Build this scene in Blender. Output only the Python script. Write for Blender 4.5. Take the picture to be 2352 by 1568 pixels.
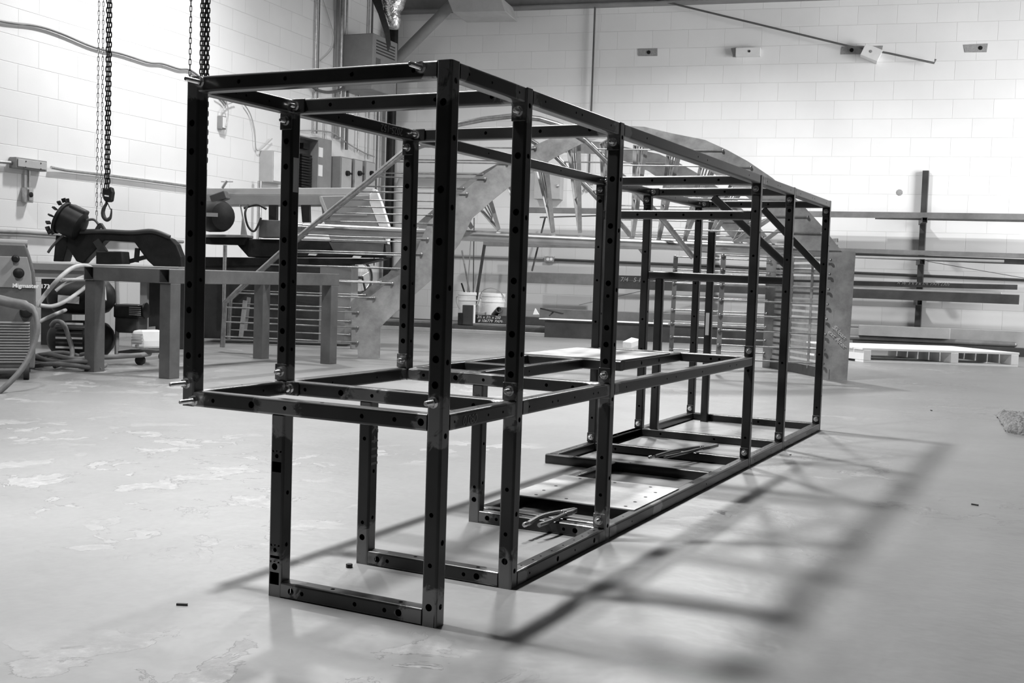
import bpy, bmesh, math, random
from mathutils import Vector, Matrix, noise
random.seed(7)
S = bpy.context.scene
for o in list(bpy.data.objects): bpy.data.objects.remove(o)

# ------------------------------------------------------------------ camera
FPX = 2575.24                                   # focal length in pixels of the 2352 px wide frame
CAM = Vector((0.98354, -1.68160, 0.62400))
YAW, PITCH, ROLL = 0.468463, -0.0579474, 0.0326268
def _axes():
    cy, sy = math.cos(YAW), math.sin(YAW); cp, sp = math.cos(PITCH), math.sin(PITCH); cr, sr = math.cos(ROLL), math.sin(ROLL)
    fw = Vector((-sy, cy, 0)); rt = Vector((cy, sy, 0)); up = Vector((0, 0, 1))
    f2 = cp*fw + sp*up; u2 = -sp*fw + cp*up
    return cr*rt + sr*u2, -sr*rt + cr*u2, f2
RT, UP, FW = _axes()
cd = bpy.data.cameras.new('camera'); co = bpy.data.objects.new('camera', cd); S.collection.objects.link(co)
cd.sensor_width = 36.0; cd.lens = FPX/2352*36.0; cd.clip_start = 0.05; cd.clip_end = 200
M = Matrix((RT, UP, -FW)).transposed().to_4x4(); M.translation = CAM; co.matrix_world = M
S.camera = co
# ------------------------------------------------------------------ world, lamps, exposure
S.view_settings.view_transform = 'Standard'; S.view_settings.look = 'None'
S.view_settings.gamma = 1; S.view_settings.use_curve_mapping = False
S.view_settings.exposure = 0.0
wd = bpy.data.worlds.new('world'); S.world = wd; wd.use_nodes = True
wd.node_tree.nodes['Background'].inputs[0].default_value = (.5, .5, .5, 1)
wd.node_tree.nodes['Background'].inputs[1].default_value = 0.05
def lamp(x, y, z, power, spread=180, size=.30, tilt=(0, 0)):
    l = bpy.data.lights.new('high_bay_lamp', 'AREA'); l.shape = 'DISK'; l.size = size; l.energy = power; l.spread = math.radians(spread)
    o = bpy.data.objects.new('high_bay_lamp', l); S.collection.objects.link(o); o.location = (x, y, z)
    o.rotation_euler = (tilt[0], tilt[1], 0)
    return o
LAMPS = [(-1.50, 0.02, 3.65, 150, 125), (-1.48, 3.45, 3.65, 140, 125), (-1.9, 7.6, 3.65, 190, 160), (-4.9, 1.6, 3.9, 50, 170), (-4.9, 5.4, 3.9, 110, 170)]
for a in LAMPS: lamp(*a)
dl = bpy.data.lights.new('open_door_daylight', 'AREA'); dl.shape = 'RECTANGLE'; dl.size = 2.4; dl.size_y = 2.6; dl.energy = 120   # open shop door on the right, out of frame
do = bpy.data.objects.new('open_door_daylight', dl); S.collection.objects.link(do)
do.matrix_world = Matrix.Translation((3.6, 8.9, 1.9)) @ Vector((4.6, -2.0, 0)).to_track_quat('Z', 'Y').to_matrix().to_4x4(); dl.spread = math.radians(110)

# ------------------------------------------------------------------ place helpers (points of the real room)
def ray(u, v): return FW + RT*((u-1176)/FPX) + UP*((784-v)/FPX)
def F(u, v, z=0.0):
    r = ray(u, v); return CAM + r*((z-CAM.z)/r.z)
def AT(u, v, d): return CAM + ray(u, v)*d
def PL(u, v, n, o):
    r = ray(u, v); return CAM + r*(((o-CAM).dot(n))/r.dot(n))
PSI = 0.194288; BD = Vector((math.cos(PSI), math.sin(PSI), 0)); BN = Vector((math.sin(PSI), -math.cos(PSI), 0))   # back wall: along, into room
CORN = Vector((-6.72347, 9.95472, 0))
AL = 0.0902787; LD = Vector((math.sin(AL), -math.cos(AL), 0)); LN = Vector((math.cos(AL), math.sin(AL), 0))        # left wall: towards camera, into room
P0 = Vector((-5.74398, 10.14746, 0))
def BW(u, v, off=0.0): return PL(u, v, BN, CORN + BN*off)
def LW(u, v, off=0.0): return PL(u, v, LN, CORN + LN*off)
def bw(s, z, off=0.0):                                   # s metres from P0 along the back wall
    p = P0 + BD*s + BN*off; p.z = z; return p
def bs(u, v, off=0.0):
    p = BW(u, v, off); return (p-P0).dot(BD), p.z
def ls(u, v, off=0.0):
    p = LW(u, v, off); return (p-CORN).dot(LD), p.z
def lw(s, z, off=0.0):
    p = CORN + LD*s + LN*off; p.z = z; return p

# ------------------------------------------------------------------ materials
def mat(name, c, rough=.5, metal=0.0, nscale=0, namp=0.0, bump=0.0, bscale=60, spec=.5, c2=None, stretch=None):
    m = bpy.data.materials.new(name); m.use_nodes = True; nt = m.node_tree; b = nt.nodes['Principled BSDF']
    b.inputs['Base Color'].default_value = (c, c, c, 1); b.inputs['Roughness'].default_value = rough
    b.inputs['Metallic'].default_value = metal; b.inputs['Specular IOR Level'].default_value = spec
    tc = nt.nodes.new('ShaderNodeTexCoord'); src = tc.outputs['Object']
    if stretch:
        mp = nt.nodes.new('ShaderNodeMapping'); mp.inputs['Scale'].default_value = stretch
        nt.links.new(src, mp.inputs['Vector']); src = mp.outputs['Vector']
    if nscale:
        n = nt.nodes.new('ShaderNodeTexNoise'); n.inputs['Scale'].default_value = nscale; n.inputs['Detail'].default_value = 6
        n.inputs['Roughness'].default_value = .65
        nt.links.new(src, n.inputs['Vector'])
        r = nt.nodes.new('ShaderNodeValToRGB'); r.color_ramp.elements[0].position = .32; r.color_ramp.elements[1].position = .68
        lo = max(0, c*(1-namp)); hi = c2 if c2 is not None else min(1, c*(1+namp))
        r.color_ramp.elements[0].color = (lo, lo, lo, 1); r.color_ramp.elements[1].color = (hi, hi, hi, 1)
        nt.links.new(n.outputs['Fac'], r.inputs['Fac']); nt.links.new(r.outputs['Color'], b.inputs['Base Color'])
    if bump:
        n2 = nt.nodes.new('ShaderNodeTexNoise'); n2.inputs['Scale'].default_value = bscale; n2.inputs['Detail'].default_value = 4
        nt.links.new(src, n2.inputs['Vector'])
        bp = nt.nodes.new('ShaderNodeBump'); bp.inputs['Strength'].default_value = bump; bp.inputs['Distance'].default_value = .01
        nt.links.new(n2.outputs['Fac'], bp.inputs['Height']); nt.links.new(bp.outputs['Normal'], b.inputs['Normal'])
    return m
M_ = {}
M_['black'] = mat('black_paint', .010, .5, 0, 14, .5, 0, 60, .3)
M_['blacksteel'] = mat('dark_mill_steel', .05, .42, .55, 9, .5, .05, 90)
M_['dark'] = mat('dark_grey_paint', .035, .5, 0, 10, .3)
M_['char'] = mat('charcoal_paint', .10, .5, 0, 8, .25)
M_['grey'] = mat('grey_paint', .26, .5, 0, 6, .12)
M_['lgrey'] = mat('light_grey_paint', .45, .5, 0, 5, .1)
M_['white'] = mat('white_paint', .78, .5, 0, 5, .06)
M_['paper'] = mat('white_paper', .85, .8)
M_['galv'] = mat('galvanised_steel', .52, .33, .8, 30, .2)
M_['chrome'] = mat('bright_zinc', .72, .22, 1.0, 40, .15)
M_['rubber'] = mat('black_rubber', .02, .7)
M_['hose'] = mat('pale_hose', .42, .55, 0, 20, .15)
M_['hosed'] = mat('dark_hose', .12, .55, 0, 20, .2)
M_['plate'] = mat('hot_rolled_plate', .34, .45, .35, 5, .40, .03, 30)
M_['bench'] = mat('bench_steel', .115, .45, .3, 5, .25)
M_['stock'] = mat('grey_steel_stock', .22, .42, .5, 4, .25, 0, 60, .5, None, (1, 1, 1))
M_['dstock'] = mat('dark_steel_stock', .05, .45, .3, 4, .35)
M_['lstock'] = mat('pale_steel_stock', .40, .4, .45, 4, .15)
M_['pipe'] = mat('bright_drawn_pipe', .42, .27, .85, 6, .2)
M_['rod'] = mat('round_bar_steel', .30, .33, .75, 20, .3)
M_['wood'] = mat('pale_pine', .74, .65, 0, 8, .08, .08, 40, .3, None, (1, 14, 8))
M_['bucket'] = mat('white_plastic', .78, .4, 0, 6, .08)
M_['foil'] = mat('crumpled_foil', .70, .22, 1.0, 0, 0, 1.0, 34)
M_['chalk'] = mat('chalk', .22, .9)
M_['chalkw'] = mat('white_chalk', .62, .9)
M_['tape'] = mat('grey_tape_patch', .30, .7, 0, 60, .2)
M_['mattress'] = mat('grey_fibre', .20, .95, 0, 45, .5, 1.0, 120)
M_['deepblack'] = mat('black_void', .004, .9)

def steel_mat():
    m = bpy.data.materials.new('black_mill_scale_tube'); m.use_nodes = True; nt = m.node_tree; b = nt.nodes['Principled BSDF']
    tc = nt.nodes.new('ShaderNodeTexCoord')
    at = nt.nodes.new('ShaderNodeAttribute'); at.attribute_name = 'grind'
    n = nt.nodes.new('ShaderNodeTexNoise'); n.inputs['Scale'].default_value = 34; n.inputs['Detail'].default_value = 6; n.inputs['Roughness'].default_value = .62; n.inputs['Distortion'].default_value = .8
    nt.links.new(tc.outputs['Object'], n.inputs['Vector'])
    add = nt.nodes.new('ShaderNodeMath'); add.operation = 'ADD'; nt.links.new(at.outputs['Fac'], add.inputs[0]); nt.links.new(n.outputs['Fac'], add.inputs[1])
    mr = nt.nodes.new('ShaderNodeMapRange'); mr.inputs['From Min'].default_value = 1.00; mr.inputs['From Max'].default_value = 1.16; mr.interpolation_type = 'SMOOTHSTEP'
    nt.links.new(add.outputs[0], mr.inputs['Value'])
    n2 = nt.nodes.new('ShaderNodeTexNoise'); n2.inputs['Scale'].default_value = 7; n2.inputs['Detail'].default_value = 8
    nt.links.new(tc.outputs['Object'], n2.inputs['Vector'])
    r = nt.nodes.new('ShaderNodeValToRGB'); r.color_ramp.elements[0].color = (.008, .008, .008, 1); r.color_ramp.elements[1].color = (.022, .022, .022, 1)
    r.color_ramp.elements[0].position = .35; r.color_ramp.elements[1].position = .7
    nt.links.new(n2.outputs['Fac'], r.inputs['Fac'])
    mx = nt.nodes.new('ShaderNodeMix'); mx.data_type = 'RGBA'; mx.inputs['B'].default_value = (.19, .19, .19, 1)
    nt.links.new(mr.outputs['Result'], mx.inputs['Factor']); nt.links.new(r.outputs['Color'], mx.inputs['A'])
    nt.links.new(mx.outputs['Result'], b.inputs['Base Color'])
    mm = nt.nodes.new('ShaderNodeMapRange'); mm.inputs['To Min'].default_value = .0; mm.inputs['To Max'].default_value = .75
    nt.links.new(mr.outputs['Result'], mm.inputs['Value']); nt.links.new(mm.outputs['Result'], b.inputs['Metallic'])
    b.inputs['Roughness'].default_value = .30; b.inputs['Specular IOR Level'].default_value = .5
    return m
M_['tube'] = steel_mat()

# ------------------------------------------------------------------ mesh builder
class MB:
    def __init__(s): s.v = []; s.f = []
    def add(s, vs, fs):
        k = len(s.v); s.v += [Vector(x) for x in vs]; s.f += [tuple(i+k for i in f) for f in fs]; return s
    def box(s, c, size, rot=None):
        c = Vector(c); h = [x/2 for x in size]
        vs = [Vector((x*h[0], y*h[1], z*h[2])) for x in (-1, 1) for y in (-1, 1) for z in (-1, 1)]
        if rot is not None: vs = [rot @ q for q in vs]
        return s.add([c+q for q in vs], [(0, 1, 3, 2), (4, 6, 7, 5), (0, 4, 5, 1), (2, 3, 7, 6), (0, 2, 6, 4), (1, 5, 7, 3)])
    def bar(s, a, b, w, h, up=(0, 0, 1)):                       # rectangular bar from a to b, w sideways, h along up
        a, b = Vector(a), Vector(b); d = (b-a); L = d.length; d.normalize(); up = Vector(up)
        if abs(d.dot(up)) > .98: up = Vector((0, 1, 0))
        sd = d.cross(up).normalized(); up = sd.cross(d).normalized()
        return s.box((a+b)/2, (w, L, h), Matrix((sd, d, up)).transposed())
    def _frame(s, d):
        d = d.normalized(); t = Vector((0, 0, 1)) if abs(d.z) < .9 else Vector((1, 0, 0))
        x = d.cross(t).normalized(); return x, d.cross(x).normalized()
    def cyl(s, a, b, r, n=12, r2=None, caps=True):
        a, b = Vector(a), Vector(b); r2 = r if r2 is None else r2; x, y = s._frame(b-a)
        ring = lambda c, rr: [c + (x*math.cos(2*math.pi*i/n) + y*math.sin(2*math.pi*i/n))*rr for i in range(n)]
        fs = [(i, (i+1) % n, n+(i+1) % n, n+i) for i in range(n)]
        if caps: fs += [tuple(range(n-1, -1, -1)), tuple(range(n, 2*n))]
        return s.add(ring(a, r)+ring(b, r2), fs)
    def pipe(s, a, b, ro, ri, n=16):                            # open hollow tube
        a, b = Vector(a), Vector(b); x, y = s._frame(b-a)
        ring = lambda c, rr: [c + (x*math.cos(2*math.pi*i/n) + y*math.sin(2*math.pi*i/n))*rr for i in range(n)]
        vs = ring(a, ro)+ring(b, ro)+ring(b, ri)+ring(a, ri); fs = []
        for k in range(4):
            for i in range(n):
                j = (i+1) % n; k2 = (k+1) % 4; fs.append((k*n+i, k*n+j, k2*n+j, k2*n+i))
        return s.add(vs, fs)
    def path(s, pts, r, n=8, close=False):
        pts = [Vector(p) for p in pts]; N = len(pts); T = []
        for i in range(N):
            a = pts[(i-1) % N] if (close or i) else pts[0]; b = pts[(i+1) % N] if (close or i < N-1) else pts[-1]
            T.append((b-a).normalized())
        x, _ = s._frame(T[0]); vs = []
        for i in range(N):
            x = (x - T[i]*x.dot(T[i])).normalized(); y = T[i].cross(x)
            rr = r[i] if isinstance(r, (list, tuple)) else r
            vs += [pts[i] + (x*math.cos(2*math.pi*k/n)+y*math.sin(2*math.pi*k/n))*rr for k in range(n)]
        fs = []
        for i in range(N if close else N-1):
            a, b = i*n, ((i+1) % N)*n
            fs += [(a+k, a+(k+1) % n, b+(k+1) % n, b+k) for k in range(n)]
        if not close: fs += [tuple(range(n-1, -1, -1)), tuple((N-1)*n+k for k in range(n))]
        return s.add(vs, fs)
    def lathe(s, o, axis, prof, n=24):                          # prof: (radius, height along axis)
        o = Vector(o); ax = Vector(axis).normalized(); x, y = s._frame(ax); vs = []
        for r, h in prof: vs += [o+ax*h+(x*math.cos(2*math.pi*i/n)+y*math.sin(2*math.pi*i/n))*max(r, 1e-5) for i in range(n)]
        fs = []
        for k in range(len(prof)-1): fs += [(k*n+i, k*n+(i+1) % n, (k+1)*n+(i+1) % n, (k+1)*n+i) for i in range(n)]
        fs += [tuple(range(n-1, -1, -1)), tuple((len(prof)-1)*n+i for i in range(n))]
        return s.add(vs, fs)
    def prism(s, pts, off):                                     # polygon (3-D points) pushed along off
        pts = [Vector(p) for p in pts]; off = Vector(off); n = len(pts)
        return s.add(pts+[p+off for p in pts], [tuple(range(n)), tuple(range(2*n-1, n-1, -1))]+[(i, (i+1) % n, n+(i+1) % n, n+i) for i in range(n)])
    def ribbon(s, A, B, off):                                   # strip between two polylines with a thickness
        off = Vector(off)
        for i in range(len(A)-1):
            q = [Vector(A[i]), Vector(A[i+1]), Vector(B[i+1]), Vector(B[i])]
            s.prism(q, off)
        return s
    def sphere(s, c, r, n=12, m=8, sc=(1, 1, 1)):
        c = Vector(c); vs = []; fs = []
        for j in range(m+1):
            t = math.pi*j/m
            vs += [c+Vector((r*sc[0]*math.sin(t)*math.cos(2*math.pi*i/n), r*sc[1]*math.sin(t)*math.sin(2*math.pi*i/n), r*sc[2]*math.cos(t))) for i in range(n)]
        for j in range(m): fs += [(j*n+i, j*n+(i+1) % n, (j+1)*n+(i+1) % n, (j+1)*n+i) for i in range(n)]
        return s.add(vs, fs)
    def build(s, name, m, parent=None, smooth=None, bevel=0, grind=None, merge=True):
        me = bpy.data.meshes.new(name); bm = bmesh.new()
        vs = [bm.verts.new(p) for p in s.v]
        for f in s.f:
            try: bm.faces.new([vs[i] for i in f])
            except ValueError: pass
        if merge: bmesh.ops.remove_doubles(bm, verts=bm.verts, dist=1e-6)
        bmesh.ops.recalc_face_normals(bm, faces=bm.faces)
        bm.to_mesh(me); bm.free()
        me.materials.append(M_[m] if isinstance(m, str) else m)
        o = bpy.data.objects.new(name, me); S.collection.objects.link(o)
        if smooth is not None:
            me.polygons.foreach_set('use_smooth', [True]*len(me.polygons))
            sharp = math.radians(smooth)
            me.set_sharp_from_angle(angle=sharp)
        if grind is not None:
            a = me.attributes.new('grind', 'FLOAT', 'POINT')
            a.data.foreach_set('value', [grind(v.co) for v in me.vertices])
        if bevel:
            b = o.modifiers.new('bevel', 'BEVEL'); b.width = bevel; b.segments = 2; b.limit_method = 'ANGLE'; b.angle_limit = math.radians(40)
        if parent is not None:
            o.parent = parent; o.matrix_parent_inverse = parent.matrix_world.inverted()
        return o
def tag(o, label=None, cat=None, group=None, kind=None):
    if label: o['label'] = label
    if cat: o['category'] = cat
    if group: o['group'] = group
    if kind: o['kind'] = kind
    return o
def thing(name, loc, label, cat, group=None):
    o = bpy.data.objects.new(name, None); S.collection.objects.link(o); o.empty_display_size = .1
    o.matrix_world = Matrix.Translation(Vector(loc))
    return tag(o, label, cat, group)
def struct(o): o['kind'] = 'structure'; return o
def recentre(o):                                                # put a one-mesh thing's origin at its base
    if o.type != 'MESH' or not o.data.vertices: return o
    vs = [v.co for v in o.data.vertices]
    c = Vector(((min(v.x for v in vs)+max(v.x for v in vs))/2, (min(v.y for v in vs)+max(v.y for v in vs))/2, min(v.z for v in vs)))
    o.data.transform(Matrix.Translation(-c)); o.location = c; return o
def attach(c, p):
    c.parent = p; c.matrix_parent_inverse = Matrix.Translation(-p.location); return c
def one(mb, name, m, label, cat, group=None, smooth=None, bevel=0):
    return tag(recentre(mb.build(name, m, None, smooth, bevel)), label, cat, group)
def text_mesh(name, txt, size, origin, xdir, ydir, m, parent=None, align='LEFT', shear=0.0, depth=.0004, bold=0.0):
    c = bpy.data.curves.new(name, 'FONT'); c.body = txt; c.size = size; c.align_x = align; c.shear = shear; c.extrude = depth; c.offset = bold
    t = bpy.data.objects.new(name, c); S.collection.objects.link(t)
    bpy.context.view_layer.update()
    me = bpy.data.meshes.new_from_object(t.evaluated_get(bpy.context.evaluated_depsgraph_get()))
    bpy.data.objects.remove(t); bpy.data.curves.remove(c)
    x = Vector(xdir).normalized(); y = Vector(ydir); y = (y-x*y.dot(x)).normalized(); z = x.cross(y)
    X = Matrix((x, y, z)).transposed().to_4x4(); X.translation = Vector(origin); me.transform(X); me.name = name
    me.materials.clear(); me.materials.append(M_[m])
    o = bpy.data.objects.new(name, me); S.collection.objects.link(o)
    if parent is not None: o.parent = parent; o.matrix_parent_inverse = parent.matrix_world.inverted()
    return o
def bez(pts, n=8):                                              # smooth curve through the points
    pts = [Vector(p) for p in pts]; out = []
    for i in range(len(pts)-1):
        p0 = pts[max(i-1, 0)]; p1 = pts[i]; p2 = pts[i+1]; p3 = pts[min(i+2, len(pts)-1)]
        for k in range(n):
            t = k/n; out.append(.5*((2*p1)+(p2-p0)*t+(2*p0-5*p1+4*p2-p3)*t*t+(3*p1-p0-3*p2+p3)*t**3))
    return out+[pts[-1]]

# ================================================================== SETTING
def floor_mat():
    m = bpy.data.materials.new('worn_sealed_concrete'); m.use_nodes = True; nt = m.node_tree; b = nt.nodes['Principled BSDF']; L = nt.links
    tc = nt.nodes.new('ShaderNodeTexCoord')
    def noi(scale, detail=5, rough=.6, dist=0.0):
        n = nt.nodes.new('ShaderNodeTexNoise'); n.inputs['Scale'].default_value = scale; n.inputs['Detail'].default_value = detail
        n.inputs['Roughness'].default_value = rough; n.inputs['Distortion'].default_value = dist
        L.new(tc.outputs['Object'], n.inputs['Vector']); return n
    def ramp(src, stops):
        r = nt.nodes.new('ShaderNodeValToRGB'); e = r.color_ramp.elements
        while len(e) < len(stops): e.new(.5)
        for q, (p, c) in zip(e, stops): q.position = p; q.color = (c, c, c, 1)
        L.new(src, r.inputs['Fac']); return r.outputs['Color']
    def mixc(f, a, b_, mode='MIX'):
        x = nt.nodes.new('ShaderNodeMix'); x.data_type = 'RGBA'; x.blend_type = mode
        for k, q in (('Factor', f), ('A', a), ('B', b_)):
            if isinstance(q, (int, float)): x.inputs[k].default_value = q if k == 'Factor' else (q, q, q, 1)
            else: L.new(q, x.inputs[k])
        return x.outputs['Result']
    def mul(a, b_):
        x = nt.nodes.new('ShaderNodeMath'); x.operation = 'MULTIPLY'; L.new(a, x.inputs[0])
        if isinstance(b_, (int, float)): x.inputs[1].default_value = b_
        else: L.new(b_, x.inputs[1])
        return x.outputs[0]
    base = ramp(noi(.9, 6, .6).outputs['Fac'], [(.3, .175), (.5, .21), (.72, .245)])
    fine = ramp(noi(38, 4, .7).outputs['Fac'], [(.3, .92), (.7, 1.0)])
    col = mixc(1.0, base, fine, 'MULTIPLY')
    # flaked coating: patches whose rims are cracked
    zone = ramp(noi(.62, 2).outputs['Fac'], [(.50, 0), (.60, 1)])
    fl = noi(6.5, 6, .6, .5).outputs['Fac']
    patch = mul(ramp(fl, [(.555, 0), (.565, 1)]), zone)
    rim = mul(ramp(fl, [(.546, 0), (.552, 1), (.558, 1), (.562, 0)]), zone)
    speck = ramp(noi(30, 6, .75).outputs['Fac'], [(.42, .22), (.52, .26), (.68, .40)])
    col = mixc(mul(patch, .55), col, speck)
    col = mixc(mul(rim, .60), col, .07)
    scr = ramp(noi(60, 2, .5).outputs['Fac'], [(.78, 0), (.80, 1)])
    col = mixc(mul(scr, .5), col, .12)
    L.new(col, b.inputs['Base Color'])
    L.new(mixc(patch, .40, .75), b.inputs['Roughness'])
    b.inputs['Specular IOR Level'].default_value = .45
    bp = nt.nodes.new('ShaderNodeBump'); bp.inputs['Strength'].default_value = .5; bp.inputs['Distance'].default_value = .006
    hh = mixc(patch, noi(8, 3).outputs['Fac'], mul(noi(55, 5).outputs['Fac'], .7))
    L.new(hh, bp.inputs['Height']); L.new(bp.outputs['Normal'], b.inputs['Normal'])
    return m
def block_mat(name, offx, offz, dado, c, cd_, mort):
    m = bpy.data.materials.new(name); m.use_nodes = True; nt = m.node_tree; b = nt.nodes['Principled BSDF']; L = nt.links
    tc = nt.nodes.new('ShaderNodeTexCoord')
    mp = nt.nodes.new('ShaderNodeMapping'); mp.inputs['Location'].default_value = (offx, offz, 0); L.new(tc.outputs['Object'], mp.inputs['Vector'])
    br = nt.nodes.new('ShaderNodeTexBrick'); br.inputs['Scale'].default_value = 1; br.inputs['Brick Width'].default_value = .4064; br.inputs['Row Height'].default_value = .2032
    br.inputs['Mortar Size'].default_value = .0035; br.inputs['Mortar Smooth'].default_value = .6; br.offset = .5; br.squash = 1; br.inputs['Bias'].default_value = 0
    br.inputs['Color1'].default_value = (1, 1, 1, 1); br.inputs['Color2'].default_value = (.955, .955, .955, 1); br.inputs['Mortar'].default_value = (mort, mort, mort, 1)
    L.new(mp.outputs['Vector'], br.inputs['Vector'])
    n = nt.nodes.new('ShaderNodeTexNoise'); n.inputs['Scale'].default_value = 1.3; n.inputs['Detail'].default_value = 6; L.new(tc.outputs['Object'], n.inputs['Vector'])
    r = nt.nodes.new('ShaderNodeValToRGB'); r.color_ramp.elements[0].position = .3; r.color_ramp.elements[0].color = (.92, .92, .92, 1); r.color_ramp.elements[1].position = .65
    L.new(n.outputs['Fac'], r.inputs['Fac'])
    sx = nt.nodes.new('ShaderNodeSeparateXYZ'); L.new(tc.outputs['Object'], sx.inputs[0])
    th = nt.nodes.new('ShaderNodeMapRange'); th.inputs['From Min'].default_value = dado-.006; th.inputs['From Max'].default_value = dado+.006
    th.inputs['To Min'].default_value = cd_; th.inputs['To Max'].default_value = c; L.new(sx.outputs['Y'], th.inputs['Value'])
    m1 = nt.nodes.new('ShaderNodeMix'); m1.data_type = 'RGBA'; m1.blend_type = 'MULTIPLY'; m1.inputs['Factor'].default_value = 1
    L.new(br.outputs['Color'], m1.inputs['A']); L.new(r.outputs['Color'], m1.inputs['B'])
    m2 = nt.nodes.new('ShaderNodeMix'); m2.data_type = 'RGBA'; m2.blend_type = 'MULTIPLY'; m2.inputs['Factor'].default_value = 1
    L.new(m1.outputs['Result'], m2.inputs['A']); L.new(th.outputs['Result'], m2.inputs['B'])
    L.new(m2.outputs['Result'], b.inputs['Base Color']); b.inputs['Roughness'].default_value = .55
    inv = nt.nodes.new('ShaderNodeMath'); inv.operation = 'MULTIPLY_ADD'; inv.inputs[1].default_value = -1; inv.inputs[2].default_value = 1; L.new(br.outputs['Fac'], inv.inputs[0])
    n2 = nt.nodes.new('ShaderNodeTexNoise'); n2.inputs['Scale'].default_value = 70; n2.inputs['Detail'].default_value = 4; L.new(tc.outputs['Object'], n2.inputs['Vector'])
    ad = nt.nodes.new('ShaderNodeMath'); ad.operation = 'MULTIPLY_ADD'; ad.inputs[1].default_value = .12; L.new(n2.outputs['Fac'], ad.inputs[0]); L.new(inv.outputs[0], ad.inputs[2])
    bp = nt.nodes.new('ShaderNodeBump'); bp.inputs['Strength'].default_value = .6; bp.inputs['Distance'].default_value = .004
    L.new(ad.outputs[0], bp.inputs['Height']); L.new(bp.outputs['Normal'], b.inputs['Normal'])
    return m
M_['floor'] = floor_mat()
M_['wallb'] = block_mat('painted_block_back', .2032*0, -.0214, 1.19, .86, .56, .90)
M_['walll'] = block_mat('painted_block_left', .10, -.0552, .62, .86, .60, .86)
M_['deck'] = mat('ceiling_deck', .30, .7, 0, 2, .2)
M_['beamgrey'] = mat('grey_roof_steel', .22, .5, 0, 3, .2)

b = MB(); b.box((-1.0, 3.2, -.05), (15, 18, .1)); struct(b.build('floor', 'floor'))
def wall(name, origin, xdir, x0, x1, z1, thick, out, m):
    mb = MB(); mb.box(((x0+x1)/2, z1/2, 0), (x1-x0, z1, thick))
    o = mb.build(name, m); x = Vector(xdir); y = Vector((0, 0, 1)); z = x.cross(y)
    X = Matrix((x, y, z)).transposed().to_4x4(); X.translation = Vector(origin) + Vector(out)*(thick/2); o.matrix_world = X
    return struct(o)
wall('wall_back', P0, BD, -1.0, 10.5, 4.35, .2, -BN, 'wallb')
wall('wall_left', CORN, -LD, -14.5, .15, 4.35, .2, -LN, 'walll')
b = MB(); b.box((-1.0, 3.2, 4.40), (15.5, 18.5, .1)); struct(b.build('ceiling', 'deck'))
# steel edge beam along the head of the back wall
b = MB(); b.bar(bw(-.9, 3.86, .06), bw(10.3, 3.86, .06), .12, .20); b.bar(bw(-.9, 3.755, .09), bw(10.3, 3.755, .09), .18, .014); struct(b.build('trim_1', 'beamgrey'))

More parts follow.
